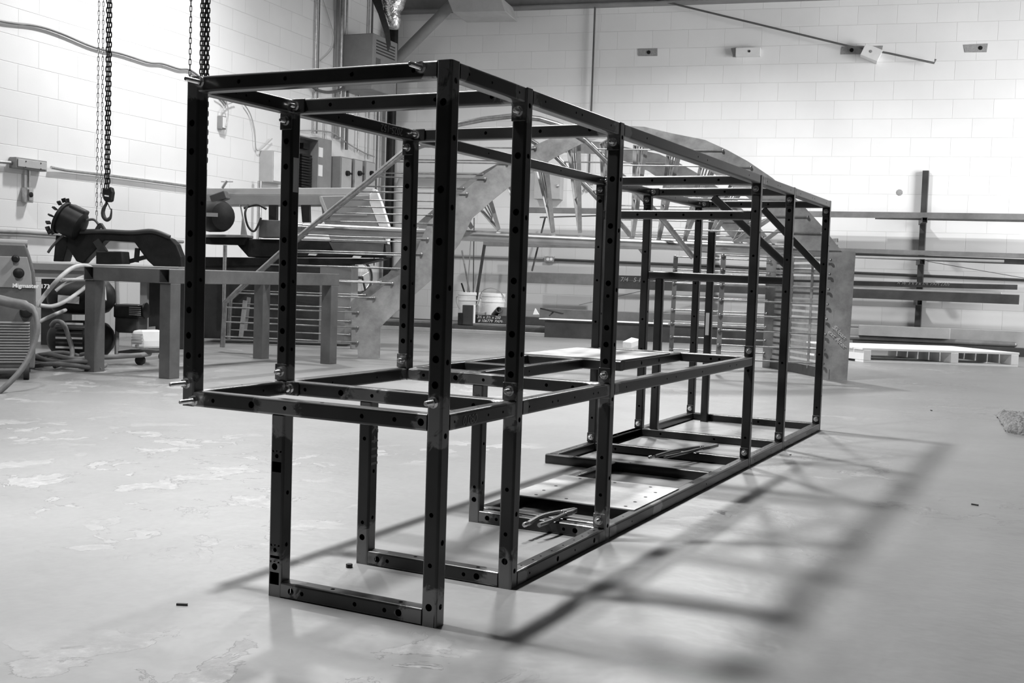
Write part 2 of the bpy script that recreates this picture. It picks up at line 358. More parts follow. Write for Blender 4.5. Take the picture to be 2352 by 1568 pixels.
# ================================================================== MAIN FRAME
W = .0306; H = .992; ZM = .3472; XU = -.598; XL = -.3737
YS = [0, .2911, .786, 2.0784, 2.5656, 3.2362]
frame = thing('machine_frame', (XU/2, 1.6, 0), 'long black square-tube skid frame of bolted bays standing on the floor in the foreground', 'steel frame')
GR = []                                                         # ground weld spots
def grind(p):
    g = 0
    for q, r in GR:
        d = (p-q).length
        if d < r*2: g = max(g, .95*max(0.0, 1-(d/(r*2))**1.5))
    return g
def rhs(name, a, b_, holes=(), w=W, up=None, label=None, parent=frame):
    """square tube from a to b with rounded corners; holes = (face, distance along, diameter); faces x X y Y in the local frame"""
    a, b_ = Vector(a), Vector(b_); d = b_-a; L = d.length; d.normalize()
    ax = Vector((1, 0, 0)) if abs(d.x) < .7 else Vector((0, 1, 0))
    if up is not None: ax = Vector(up)
    x = (ax-d*ax.dot(d)).normalized(); y = d.cross(x)
    mb = MB(); r = .0045; h = w/2; fl = h-r
    P = lambda px, py, t: a+x*px+y*py+d*t
    n = max(2, int(L/.035)); base = [L*i/n for i in range(n+1)]
    for cx, cy, a0 in ((1, 1, 0), (-1, 1, 90), (-1, -1, 180), (1, -1, 270)):     # corners
        prof = [(cx*fl+r*math.cos(math.radians(a0+k*30)), cy*fl+r*math.sin(math.radians(a0+k*30))) for k in range(4)]
        vs = [P(px, py, t) for t in base for px, py in prof]
        mb.add(vs, [(i*4+k, i*4+k+1, (i+1)*4+k+1, (i+1)*4+k) for i in range(n) for k in range(3)])
    for fc, nx, ny in (('X', 1, 0), ('x', -1, 0), ('Y', 0, 1), ('y', 0, -1)):
        Q = lambda s, t, dep=0: P(nx*(h-dep)-ny*s, ny*(h-dep)+nx*s, t)
        hs = sorted([(t, dia) for f_, t, dia in holes if f_ == fc and fl < t < L-fl])
        cur = 0.0; segs = []
        for t, dia in hs:
            if t-fl < cur: continue
            segs.append((cur, t-fl, None)); segs.append((t-fl, t+fl, dia)); cur = t+fl
        segs.append((cur, L, None))
        for t0, t1, dia in segs:
            if dia is None:
                if t1-t0 < 1e-6: continue
                k = max(1, int((t1-t0)/.035))
                vs = [Q(s_, t0+(t1-t0)*i/k) for i in range(k+1) for s_ in (-fl, 0, fl)]
                mb.add(vs, [(i*3+j, i*3+j+1, (i+1)*3+j+1, (i+1)*3+j) for i in range(k) for j in range(2)])
            else:
                tc = (t0+t1)/2; N = 16; sq = []; ci = []; cj = []
                for i in range(N):
                    an = 2*math.pi*(i+.0)/N+math.pi/4; c, s_ = math.cos(an), math.sin(an); k = fl/max(abs(c), abs(s_))
                    sq.append(Q(c*k, tc+s_*k)); ci.append(Q(c*dia/2, tc+s_*dia/2)); cj.append(Q(c*dia/2, tc+s_*dia/2, .0024))
                mb.add(sq+ci+cj, [(i, (i+1) % N, N+(i+1) % N, N+i) for i in range(N)]+[(N+i, N+(i+1) % N, 2*N+(i+1) % N, 2*N+i) for i in range(N)])
    for t in (0, L):
        mb.add([P(sx*h*.93, sy*h*.93, t) for sx, sy in ((1, 1), (-1, 1), (-1, -1), (1, -1))], [(0, 1, 2, 3)])
    o = mb.build(name, 'tube', parent, 40, 0, grind)
    if label: o['label'] = label
    return o
h = W/2
for i in (0, 1, 2):
    y = YS[i]+h
    for q, r in (((-h, y, H-h), .045), ((XU+h, y, H-h), .03), ((XU+h, y, ZM+h), .045), ((XL+h, y, ZM+h*.6), .05), ((-h, y, ZM+h), .042), ((XL+h, y, h*2), .05), ((-h, y, h), .055)):
        GR.append((Vector(q), r))
for i in range(1, 6):
    for z in (H-h, ZM+h, h): GR.append((Vector((0, YS[i]+(.05 if i > 1 else -.02), z)), .022))
GR.append((Vector((0, 1.16, .03)), .035))
BIG, SM, TI = .0135, .0085, .0055
def hz(*t, f='y', d=BIG): return [(f, q, d) for q in t]
# local frames: posts (along +Z): X = +X, Y = +Y  -> front face is 'y', right face 'X'
for i in (0, 1, 2):
    y = YS[i]+h
    hl = hz(.022 if i else .04, .16, .27, .31, .42, .52, .58, .70, .80, f='y', d=BIG) if i else hz(.30, .36, .455, .49, .53, .565, .66, .75, .83, .905, f='y') 
    hl = (hz(.035, .115, .43, .475, .515, .55, .68, .77, .92) if i == 0 else hz(.055, .43, .47, .51, .615, .715, .75, .86)) + hz(.11, .20, .585, f='y', d=SM) + hz(.035, .15, .34, .47, .60, .74, .86, .958, f='X', d=.0105)
    rhs('post', (-h, y, 0), (-h, y, H), hl)
    rhs('post', (XU+h, y, ZM), (XU+h, y, H), hz(.02+.08, .14, .19, .24, .29, .34, .42, .50, .555, .605 if i else .575) + hz(.10, .25, .40, f='X', d=SM))
    rhs('post', (XL+h, y, 0), (XL+h, y, ZM), hz(.058, d=BIG)+hz(.09, .27, d=SM)+hz(.1, .2, f='X', d=SM))
    # beams along +X: ax=(0,1,0): X=+Y, y = d x X = +Z -> front face 'x', top face 'Y'
    rhs('cross_beam', (XU+W, y, H-h), (-W, y, H-h), hz(.10, .21, .36, .49, f='x', d=SM))
    rhs('cross_beam', (XU+W, y, ZM+h), (-W, y, ZM+h), hz(.145, .525, f='x', d=BIG)+hz(.05, .225, .40, .47, f='x', d=SM)+hz(.30, f='Y', d=SM))
    rhs('cross_beam', (XL+W, y, h), (-W, y, h), hz(.024, .265, f='x', d=BIG)+hz(.05, .17, .235, f='x', d=SM)+hz(.11, .26, f='Y', d=SM))
for i in (3, 4, 5):
    y = YS[i]+h
    rhs('post', (-h, y, 0), (-h, y, H), hz(.10, .33, .60, .72, .87, .93, d=SM)+hz(.15, .5, .8, f='X', d=SM)+(hz(.74, .905, d=BIG) if i > 3 else []))
    rhs('post', (XU+h, y, 0), (XU+h, y, H), hz(.12, .35, .47, .62, .74, d=SM)+hz(.905, d=BIG)+hz(.2, .5, f='X', d=SM))
    rhs('cross_beam', (XU+W, y, H-h), (-W, y, H-h), hz(.05, .18, .30, .42, f='x', d=SM))
    rhs('cross_beam', (XU+W, y, h), (-W, y, h), hz(.08, .30, f='x', d=SM)+hz(.2, .4, f='Y', d=SM))
# rails along +Y: ax=(1,0,0): X=+X, y = Y x X = -Z -> right face 'X', top face 'y'
def rail(x, y0, y1, z, big=(), small=(), top=()):
    L = y1-y0
    return rhs('rail', (x, y0, z), (x, y1, z), hz(*[q*L for q in big], f='X', d=.012)+hz(*[q*L for q in small], f='X', d=TI)+hz(*[q*L for q in top], f='y', d=TI))
for i in range(5):
    y0, y1 = YS[i]+W, YS[i+1]
    rail(-h, y0, y1, H-h, (), (.12, .45, .52, .88), (.5,))
    rail(XU+h, y0, y1, H-h, (), (.3, .42, .7), (.5,))
    if i < 3: rail(-h, y0, y1, ZM+h, (), (.06, .3, .36, .55, .78, .84), (.15, .5, .85))
    if i < 2: rail(XU+h, y0, y1, ZM+h, (), (.3, .7), (.5,))
    if i >= 1: rail(-h, y0, y1, h, (.42, .86) if i == 1 else (), (.12, .62), (.1, .22, .3, .42, .55, .68, .78, .86, .93))
    if i >= 3: rail(XU+h, y0, y1, h, (), (), (.5,))
# bottom module between the third and fourth bays
rhs('cross_beam', (XL, .847, h), (-W, .847, h), hz(.08, .22, f='Y', d=SM))
rail(XL+h, .863, 1.72, h, (), (), (.15, .7, .8, .9))
rhs('cross_beam', (XU, 1.735, h), (-W, 1.735, h), hz(.1, .3, f='Y', d=SM))
rail(XU+h, 1.752, 2.0784, h, (), (), (.2, .4, .6, .8))
rail(XU+h, 2.109, 2.5656, h)
fp = MB(); fp.box(((XL-.01)/2-.004, 1.20, W+.0016), (.362, .36, .003)); fp.build('floor_plate', 'plate', frame)
for (x, y) in ((-.31, 1.05), (-.22, 1.05), (-.13, 1.05), (-.05, 1.05), (-.31, 1.35), (-.2, 1.35), (-.09, 1.35), (-.05, 1.12), (-.05, 1.2), (-.05, 1.28), (-.32, 1.12), (-.32, 1.2)):
    m = MB(); m.lathe((x, y, W+.0033), (0, 0, 1), [(.005, 0), (.005, .0003)], 10); m.build('plate_hole', 'deepblack', frame)  # black disc on the plate paints the dark inside of each hole
# mid-height platform between the third and fourth bays
z = ZM+h
rhs('cross_beam', (XU+W, .845, z), (XL-.0, .845, z))
rail(XL-h, .861, 1.49, z, (), (.4,), ())
rhs('cross_beam', (XU+W, 1.105, z), (XL-W, 1.105, z))
rail(XU+h, YS[2]+W, YS[3], z)
rhs('cross_beam', (XU+W, 1.515, z), (-.255, 1.515, z), hz(.1, f='x', d=SM))
rail(-.270, 1.53, 2.0784, z, (.28, .58), (), ())
rhs('cross_beam', (XU+W, YS[3]+h, z), (-W, YS[3]+h, z), hz(.42, .45, f='x', d=SM))
mp = MB(); mp.box((-.427, 1.735, ZM+W+.0016), (.344, .45, .003)); mp.build('mid_plate', 'plate', frame)
# upper second beam of the fourth bay, electrical sub-frame and braces
rhs('cross_beam', (XU+W, YS[3]+h, .857), (-W, YS[3]+h, .857), hz(.06, .13, .20, .30, .40, .47, .53, f='x', d=SM))
rhs('post', (XU+.075, 2.572+h, 0), (XU+.075, 2.572+h, .632), hz(.2, d=SM))
rhs('post', (XU+.095, 3.2, 0), (XU+.095, 3.2, .85))
rhs('cross_beam', (XU+W, 2.572+h, .648), (-W, 2.61, .641))
rhs('brace', (-.315, YS[4]+h, H-W-.006), (-.020, YS[4]+h, .700), w=.028, up=(0, 1, 0))
rhs('brace', (-.290, YS[5]+h, H-W-.006), (-.022, YS[5]+h, .690), w=.028, up=(0, 1, 0))
s_ = MB(); s_.box((XU+.095, 3.2-h-.0006, .44), (.016, .001, .10)); s_.build('paper_sticker', 'lgrey', frame)
s_ = MB(); s_.box((XU+W+.0004, YS[1]+h, .83), (.0008, .017, .075)); s_.build('paper_sticker', 'lgrey', frame)
# bolts with nuts and welded tabs.  n = direction the bolt points
def bolt(p, n, shank=.030, r=.0047, hexr=.0088, rod=True):
    p = Vector(p); n = Vector(n).normalized(); mb = MB()
    mb.lathe(p, n, [(hexr, 0), (hexr, .0085)], 6)
    mb.lathe(p, n, [(.0105, -.001), (.0105, .0006)], 14)
    if rod:
        prof = [(r, 0)]; k = .0085
        while k < shank-.003: prof += [(r, k), (r*.86, k+.0009)]; k += .0018
        prof += [(r, shank-.0025), (r*.72, shank)]; mb.lathe(p, n, prof, 12)
    else: mb.lathe(p, n, [(.0075, .0085), (.006, .0095)], 12)
    return mb.build('bolt', 'chrome', frame, 35)
def tab(c, size, bevel=.004):
    mb = MB(); mb.box(c, size); return mb.build('tab_plate', 'tube', frame, None, bevel, grind)
FR = (0, -1, 0)
bolt((XU+.035, -.0005, H-.012), FR, .040); bolt((-.062, -.0005, H-.011), FR, .036)
bolt((XU+.032, -.0005, ZM+.012), FR, .038); bolt((XU+.012, -.0005, ZM+.045), FR, .044); bolt((-.018, -.0005, ZM+.052), FR, .026)
for i in range(1, 6):
    y = YS[i]
    # tabs in front of the bay, standing on / hanging from the rails
    T = .0035
    def tb(x, zc, hgt=.030): tab((x, y-T/2-.0003, zc), (W*1.02, T, hgt)); bolt((x, y-T-.0005, zc+.001), FR, .018 if i < 3 else .013)
    tb(-h, H-W-.017, .036)
    tb(XU+h, H-W-.017, .036)
    if i < 4: tb(-h, ZM+W+.019, .036)
    if i < 3: tb(XU+h, ZM+W+.019, .036)
    if i >= 2: tb(-h, W+.018, .034)
    if i >= 3: tb(XU+h, W+.018, .034)
    tab((XU+W+.018, y-T/2-.0003, H-h), (.034, T, W)); bolt((XU+W+.010, y-T-.0005, H-h), FR, .016)
tab((XU+W+.018, YS[1]-.0021, ZM+h), (.034, .0035, W)); bolt((XU+W+.012, YS[1]-.004, ZM+h), FR, .01, rod=False)
# end plates of the long rails where they meet the posts
for i in range(1, 4):
    for zz in (H-h, ZM+h): tab((-h, YS[i]-.002, zz-.003), (W*1.08, .003, W*1.15), .003)
# chalk marks
text_mesh('chalk_marking', '0,080', .024, (.0004, .075, ZM+.006), (0, 1, 0), (0, 0, 1), 'chalk', frame, shear=.15)
text_mesh('chalk_marking', '2025-152', .026, (XU+W+.0004, .735, H-.006), (0, -1, 0), (0, 0, -1), 'chalk', frame, shear=.1)
text_mesh('chalk_marking', 'X 4 I I I', .030, (XL+W+.0004, YS[1]+.006, .305), (0, 0, -1), (0, 1, 0), 'chalk', frame, bold=.0012)

# locking pliers lying on the bottom beams
def pliers(a, b_, label):
    a, b_ = Vector(a), Vector(b_); d = (b_-a); L = d.length; d.normalize(); sd = Vector((-d.y, d.x, 0)).normalized(); up = Vector((0, 0, 1))
    t = thing('locking_pliers', (a.x, a.y, a.z), label, 'pliers', 'locking pliers left on the skid frame')
    Q = lambda s, w_, z_=0: a+d*(s*L)+sd*w_+up*z_
    m = MB(); m.path(bez([Q(0, .008, .006), Q(.3, .016, .010), Q(.6, .013, .010), Q(.78, .006, .008)], 5), [.0062]*16, 8); m.build('handle', 'pipe', t, 40)
    m = MB(); m.path(bez([Q(.05, -.016, .004), Q(.3, -.017, .006), Q(.55, -.010, .007), Q(.74, -.004, .007)], 5), [.0055]*16, 8); m.build('handle', 'pipe', t, 40)
    m = MB(); m.prism([Q(.70, .012, .002), Q(.82, .016, .002), Q(1.0, .006, .002), Q(1.0, .001, .002), Q(.70, .001, .002)], (0, 0, .011)); m.build('jaw', 'pipe', t, None, .0015)
    m = MB(); m.prism([Q(.70, -.012, .002), Q(.80, -.014, .002), Q(.99, -.005, .002), Q(.99, -.001, .002), Q(.70, -.001, .002)], (0, 0, .011)); m.build('jaw', 'pipe', t, None, .0015)
    m = MB(); m.lathe(Q(-.10, .008, .006), d, [(.004, 0), (.006, .003), (.006, .012), (.003, .014), (.003, .03)], 10); m.build('adjusting_screw', 'chrome', t, 40)
    m = MB(); m.lathe(Q(.72, 0, .001), up, [(.007, 0), (.007, .015)], 10); m.build('rivet', 'chrome', t, 40)
pliers((-.155, .70, W+.001), (-.128, .905, W+.002), 'locking pliers with pale worn handles on the front bottom beam of the frame')
pliers((-.250, 1.86, W+.003), (-.155, 2.24, W+.004), 'long locking pliers lying slantwise across the far bottom beam of the frame')

# ================================================================== ARCHED FRAME behind the skid
A0 = Vector((-3.642, 5.026, 0)); AE = Vector((.957, .291, 0)); AN = Vector((.291, -.957, 0)); AF = Vector((-.62, .78, 0))*.95
def PA(u, v, k=0.0): return PL(u, v, AN, A0+AF*k)
arch = thing('arched_frame', (-2.1, 5.9, 0), 'large arched frame of plate ribs, round bars and bent handrail behind the skid frame', 'arched frame')
TH = AN*-.008
outer = [(822, 822), (821, 802), (807, 800), (808, 717), (829, 696), (861, 673), (896, 643), (919, 630), (951, 590), (985, 508), (1051, 451), (1085, 421), (1113, 400), (1156, 371), (1224, 335), (1268, 316), (1330, 297), (1400, 287), (1480, 291), (1543, 306), (1619, 321), (1670, 344), (1719, 371), (1775, 409), (1847, 474), (1889, 520), (1932, 575)]
inner = [(872, 822), (872.5, 808), (873, 795), (874, 751), (886, 738), (899, 726), (925, 702), (952, 676), (990, 643), (1055, 560), (1085, 500), (1103, 485), (1132, 459), (1166, 432), (1263, 368), (1304, 346), (1334, 331), (1375, 318), (1460, 322), (1530, 340), (1590, 365), (1635, 395), (1680, 427), (1720, 455), (1770, 495), (1805, 535), (1850, 575)]
for k in (0.0, 1.0):
    m = MB(); A = [PA(u, v)+AF*k for u, v in outer]; B = [PA(u, v)+AF*k for u, v in inner]
    for q in (A, B):
        q[0].z = q[0].z if k == 0 else .001
    m.ribbon(A, B, TH); m.build('rib_plate', 'plate', arch)
    leg = [(1899, 573.5), (1966, 578), (1946, 873.5), (1886, 871.5)]
    m = MB(); m.prism([PA(u, v)+AF*k+TH*1.05 for u, v in leg], TH); m.build('end_plate', 'plate', arch)
# bent handrail tube, near and far
hr = [(511, 797), (517, 695), (545, 668), (590, 628), (640, 583), (740, 500), (850, 412), (930, 345), (985, 310), (1050, 286), (1110, 274), (1180, 266), (1240, 273), (1290, 288), (1345, 322), (1440, 415), (1530, 513), (1592, 592)]
for k in (0.0, 1.0):
    m = MB(); m.path([PA(u, v)+AF*k for u, v in hr], .019, 10); m.build('handrail', 'rod', arch, 50)
    m = MB(); a, b_ = PA(1662, 586)+AF*k, PA(1648, 852)+AF*k; m.bar(a, b_, .034, .008, AN); m.build('upright_bar', 'stock', arch)
    m = MB(); a, b_ = PA(563, 690)+AF*k, PA(553, 775)+AF*k; m.bar(a, b_, .032, .008, AN); m.build('upright_bar', 'plate', arch)
def at_z(line, z, seg):                                        # where a traced line reaches height z
    pts = [PA(u, v) for u, v in line][seg[0]:seg[1]]
    for p, q in zip(pts, pts[1:]):
        if (p.z-z)*(q.z-z) <= 0 and abs(p.z-q.z) > 1e-6: return p.lerp(q, (z-p.z)/(q.z-p.z))
def rod_(m, a, b_): m.cyl(a, b_, .0052, 8); m.sphere(b_+AN*.006, .010, 8, 6)
zk = [.113+.108*i for i in range(14)]
for k in (0.0, 1.0):
    for zz in zk:
        l = at_z(hr, zz, (0, 12)); r_ = at_z(outer, zz, (2, 18))
        if l is not None and r_ is not None and r_.x-l.x > .12:
            m = MB(); rod_(m, l+AF*k+AN*.006, r_+AE*.05+AF*k+AN*.006); m.build('round_bar', 'rod', arch, 50)
        l = at_z(hr, zz, (12, 18)); r_ = at_z(outer, zz, (18, 27))
        if zz > .92 and l is not None and r_ is not None:
            m = MB(); rod_(m, l+AF*k+AN*.006, r_-AE*.04+AF*k+AN*.006); m.build('round_bar', 'rod', arch, 50)
    for i, yv in enumerate((597, 629.5, 664.5, 699, 733, 768, 802.5, 834.6)):
        b_ = PA(1907-i*2.4, yv); a = PA(1660-i*1.7, yv-11); m = MB(); rod_(m, a+AF*k+AN*.012, b_+AF*k+AN*.012); m.sphere(a+AF*k+AN*.014, .012, 8, 6); m.build('round_bar', 'rod', arch, 50)
# tie pipe
m = MB(); m.pipe(PA(694, 524, .15), PA(1895, 577, .15), .039, .034, 24); m.build('tie_pipe', 'pipe', arch, 50)
m = MB(); m.pipe(PA(686, 524, .15), PA(697, 524.3, .15), .043, .036, 24); m.build('pipe_collar', 'pipe', arch, 50)
# slatted spokes between the plate rib and the tie pipe: (left bar top), (right bar top), foot
sp = [((1034, 476), (1050, 462), (1085, 525)), ((1103, 480), (1114, 416), (1146, 529)), ((1168, 428), (1184, 362), (1207, 532)), ((1233, 385), (1250, 326), (1271, 537)), ((1306, 346), (1329, 318), (1332, 539)), ((1380, 330), (1402, 318), (1391, 543)), ((1458, 333), (1484, 338), (1453, 547)), ((1534, 357), (1559, 360), (1513, 550)), ((1609, 383), (1638, 391), (1571, 554)), ((1679, 423), (1710, 427), (1625, 559)), ((1706, 520), (1772, 500), (1681, 561)), ((1757, 549), (1792, 526), (1742, 563))]
for lt, rt_, ft in sp:
    a = PA(*lt, .30); b_ = PA(*rt_, .03); c = PA(*ft, .15); m = MB()
    m.bar(b_, c+(b_-c)*.02, .028, .008, AF.normalized()); m.bar(a, c+(a-c)*.02, .024, .008, AF.normalized())
    for q in (.28, .52, .76):
        t = a.lerp(b_, q); e = c.lerp(t, .42); m.bar(t, e, .010, .006, AF.normalized())
    m.bar(a, b_, .02, .008); m.bar(c.lerp(a, .42), c.lerp(b_, .42), .012, .006); m.build('spoke', 'plate', arch)
# flat bars of the end grille, running back from the end plate
for i in range(21):
    zz = .085+.0425*i; a = A0+AE*3.30; a.z = zz; b_ = a+AF*1.0; m = MB(); m.bar(a+AF*.01, b_, .006, .026); m.build('flat_bar', 'plate', arch)
for q in (.35, .68):
    a = A0+AE*3.30+AF*q; m = MB(); m.bar(a+Vector((0, 0, .05))-AE*.01, a+Vector((0, 0, .95))-AE*.01, .016, .006); m.build('upright_bar', 'plate', arch)
a = A0+AE*3.29; m = MB(); m.bar(a+Vector((0, 0, .035))+AF*.01, a+AF+Vector((0, 0, .035)), .008, .07); m.build('base_bar', 'dstock', arch)
# chalk note on the end plate
o_ = PA(1911, 752)+AN*.001
text_mesh('chalk_marking', 'Skloan\next Alter', .042, o_, PA(1936, 777)-PA(1911, 752), Vector((0, 0, 1)), 'chalkw', arch, shear=.2)

# ================================================================== WORK BENCH of square tube
bench = thing('work_bench', (-3.78, 3.7, 0), 'low bench frame of heavy grey square tube left of the skid frame', 'bench')
BX0, BX1, BY0, BY1, BZ = -4.105, -3.455, 2.93, 4.50, .602
t_ = .078
def htube(a, b_, name, w, parent, m='bench', wall_=.005, bev=.004):   # hollow square tube, open ends
    a, b_ = Vector(a), Vector(b_); d = (b_-a).normalized(); up = Vector((0, 0, 1)) if abs(d.z) < .9 else Vector((0, 1, 0)); x = d.cross(up).normalized(); y = x.cross(d)
    mb = MB(); ring = lambda p, hh: [p+x*sx*hh+y*sy*hh for sx, sy in ((-1, -1), (1, -1), (1, 1), (-1, 1))]
    hh = w/2; vs = ring(a, hh)+ring(b_, hh)+ring(b_, hh-wall_)+ring(a, hh-wall_)
    fs = [(k*4+i, k*4+(i+1) % 4, ((k+1) % 4)*4+(i+1) % 4, ((k+1) % 4)*4+i) for k in range(4) for i in range(4)]
    mb.add(vs, fs); return mb.build(name, m, parent, None, bev)
for x in (BX0+t_/2, BX1-t_/2):
    htube((x, BY0, BZ-t_/2), (x, BY1, BZ-t_/2), 'top_rail', t_, bench)
for y in (BY0+t_/2+.001, BY1-t_/2):
    htube((BX0+t_, y, BZ-t_/2), (BX1-t_, y, BZ-t_/2), 'end_rail', t_, bench)
for x in (BX0+t_/2, BX1-t_/2):
    for y in (BY0+t_/2+.01, BY1-t_/2-.01):
        htube((x, y, 0), (x, y, BZ-t_), 'leg', t_, bench)

# ================================================================== LEFT SIDE MACHINES
# welding machine at the left edge
wc = F(70, 872)                                                  # front right foot
wd_ = thing('welding_machine', (wc.x-.2, wc.y, 0), 'grey upright welding machine on casters with louvred front at the left edge', 'welder')
wb = ray(96, 700); wb.z = 0; wb.normalize(); wr = Vector((wb.y, -wb.x, 0))   # right, back
def WP(r, z, b_=0.0): p = wc+wr*r+wb*b_; p.z = z; return p
px = 5.6/FPX                                                     # metres per pixel there
def wz(v): return .624-(v-598.5)*px
prof = [(-.36, .06), (.02, .06), (.02, wz(660)), (.013, wz(625)), (-.012, wz(585)), (-.03, wz(560)), (-.30, wz(560)), (-.34, wz(600)), (-.36, wz(660))]
m = MB(); m.prism([WP(r, z) for r, z in prof], wb*.62); m.build('body', 'char', wd_, None, .008)
m = MB(); m.prism([WP(r, z, -.006) for r, z in [(-.34, wz(664)), (.004, wz(664)), (.0, wz(630)), (-.02, wz(590)), (-.31, wz(590)), (-.335, wz(640))]], wb*.008); m.build('control_panel', 'grey', wd_, None, .003)
for i in range(15):
    z = wz(842)+(wz(748)-wz(842))*i/14
    m = MB(); m.box(WP(-.155, z, -.004), (.30, .012, .006), Matrix.Rotation(math.atan2(wr.y, wr.x), 3, 'Z') @ Matrix.Rotation(.5, 3, 'X')); m.build('louvre', 'grey', wd_)
def knob(u, v, r): 
    p = WP(-.02+(u-70)*px+.01, wz(v), -.006); mb = MB(); mb.lathe(p, -wb, [(r*1.25, 0), (r*1.25, .004), (r, .006), (r*.9, .026), (r*.6, .03)], 16); mb.build('knob', 'black', wd_, 35)
knob(47, 629, .022); knob(40, 595, .016); knob(64, 722, .026)
text_mesh('lettering', 'Migmaster 173', .030, WP(-.09, wz(663.5), -.0068), wr, (0, 0, 1), 'paper', wd_, bold=.0006)
m = MB(); m.path([WP(-.42, wz(556), .08), WP(-.02, wz(558), .08)], .020, 12); m.build('handle', 'grey', wd_, 45, 0)
for r in (-.30, -.10):
    m = MB(); m.bar(WP(r, wz(588), .1), WP(r+.03, wz(560), .08), .03, .05, wb); m.build('handle_post', 'dark', wd_)
m = MB(); m.lathe(WP(-.27, wz(548), .08), (0, 0, 1), [(.05, 0), (.05, .02), (.035, .035), (.04, .05), (.0, .055)], 16); m.build('spool_cap', 'dark', wd_, 40)
for r, b_ in ((-.02, .02), (-.33, .02), (-.02, .58), (-.33, .58)):
    m = MB(); c = WP(r, .045, b_); m.cyl(c-wr*.014, c+wr*.014, .045, 18); w_ = m.build('caster', 'rubber', wd_, 40)
    m = MB(); m.bar(WP(r, .04, b_), WP(r, .075, b_), .04, .03, wb); m.build('fork', 'dark', w_)
cab = bez([AT(-40, 680, 5.35), AT(20, 694, 5.4), AT(72, 708, 5.38), AT(86, 745, 5.36), AT(78, 790, 5.34), AT(55, 840, 5.3), AT(15, 885, 5.25), AT(-40, 930, 5.2)], 8)
m = MB(); m.path(cab, [.026 if i < 14 else (.019 if i < 18 else .0135) for i in range(len(cab))], 10); m.build('torch_cable', 'hosed', wd_, 60)

# petrol air compressor under the bench
cp = F(225, 826); cp.z = 0
cx = Vector((.93, .36, 0)).normalized(); cy = Vector((-.36, .93, 0)).normalized()
comp = thing('air_compressor', cp, 'portable twin-tank air compressor with small engine under and beside the tube bench', 'compressor')
def CP(u, v, d=6.95): return AT(u, v, d)
def tank(u0, v, u1, r, name):
    a, b_ = CP(u0, v), CP(u1, v+2); d = (b_-a).normalized(); L = (b_-a).length
    m = MB(); m.lathe(a, d, [(.01, 0), (r*.55, .01), (r*.85, .04), (r, .085), (r, L-.085), (r*.85, L-.04), (r*.55, L-.01), (.01, L)], 28); m.build(name, 'black', comp, 60)
tank(113, 777, 260, .115, 'tank'); tank(112, 680, 262, .112, 'tank')
for i in range(6):
    a = CP(128, 742+i*11, 6.84); b_ = CP(190, 744+i*11, 6.84); m = MB(); m.bar(a, b_, .010, .012); m.build('cooling_fin', 'lgrey' if i in (0, 3, 5) else 'dark', comp)
m = MB(); a = CP(133, 678, 6.83); b_ = CP(182, 682, 6.83); m.bar(a+Vector((0, 0, -.02)), b_+Vector((0, 0, -.02)), .004, .045); m.build('label_plate', 'lgrey', comp)
fr_ = MB(); a = CP(160, 822, 6.9); b_ = CP(340, 814, 6.9); fr_.path([a, CP(250, 820, 6.9), CP(325, 815, 6.9), CP(343, 812, 7.0), CP(343, 808, 7.2)], .016, 10); fr_.path([CP(268, 640, 7.0), CP(270, 700, 7.0), CP(268, 815, 6.95)], .013, 10); fr_.build('carriage_frame', 'grey', comp, 60)
m = MB(); m.box(CP(303, 714, 7.0), (.17, .16, .085), Matrix.Rotation(.35, 3, 'Z')); e_ = m.build('engine', 'black', comp, None, .012)
for i in range(5):
    m = MB(); m.box(CP(310, 706+i*4.2, 6.90), (.075, .004, .004), Matrix.Rotation(.35, 3, 'Z')); m.build('louvre', 'grey', e_)
m = MB(); m.lathe(CP(333, 713, 6.98), cx, [(.05, 0), (.05, .01), (.035, .016)], 20); m.build('starter_cap', 'black', e_, 40)
m = MB(); m.box(CP(302, 745, 7.02), (.15, .14, .10), Matrix.Rotation(.35, 3, 'Z')); m.build('engine_block', 'dark', comp, None, .01)
pts = [CP(u, v, 6.92) for u, v in ((304, 757), (326, 757), (331, 783), (330, 800), (300, 800), (298, 783))]
m = MB(); m.prism(pts, Vector((.06, .12, 0))); m.build('pump_cover', 'white', comp, None, .012)
for v in (767, 775, 783):
    m = MB(); m.bar(CP(302, v, 6.915), CP(328, v+1, 6.915), .004, .004); m.build('rib', 'grey', comp)
m = MB(); m.lathe(CP(316, 793, 6.93), -FW, [(.016, 0), (.016, .008), (.01, .012)], 12); m.build('drain_plug', 'galv', comp, 40)
m = MB(); m.prism([CP(u, v, 6.93) for u, v in ((271, 806), (300, 802), (330, 806), (330, 811), (271, 811))], Vector((.05, .14, 0))); m.build('base_plate', 'dark', comp)
for u, dd in ((322, 0), (318, .35)):
    c = F(u, 838) if not dd else F(322, 838)+cy*dd; c.z = .030
    m = MB(); m.cyl(c-cy*.012, c+cy*.012, .030, 16); m.build('caster', 'rubber', comp, 40)
for u in (150, ):
    m = MB(); a = CP(150, 800, 6.95); b_ = a.copy(); b_.z = 0; m.cyl(a, b_, .014, 8); m.build('foot', 'dark', comp)
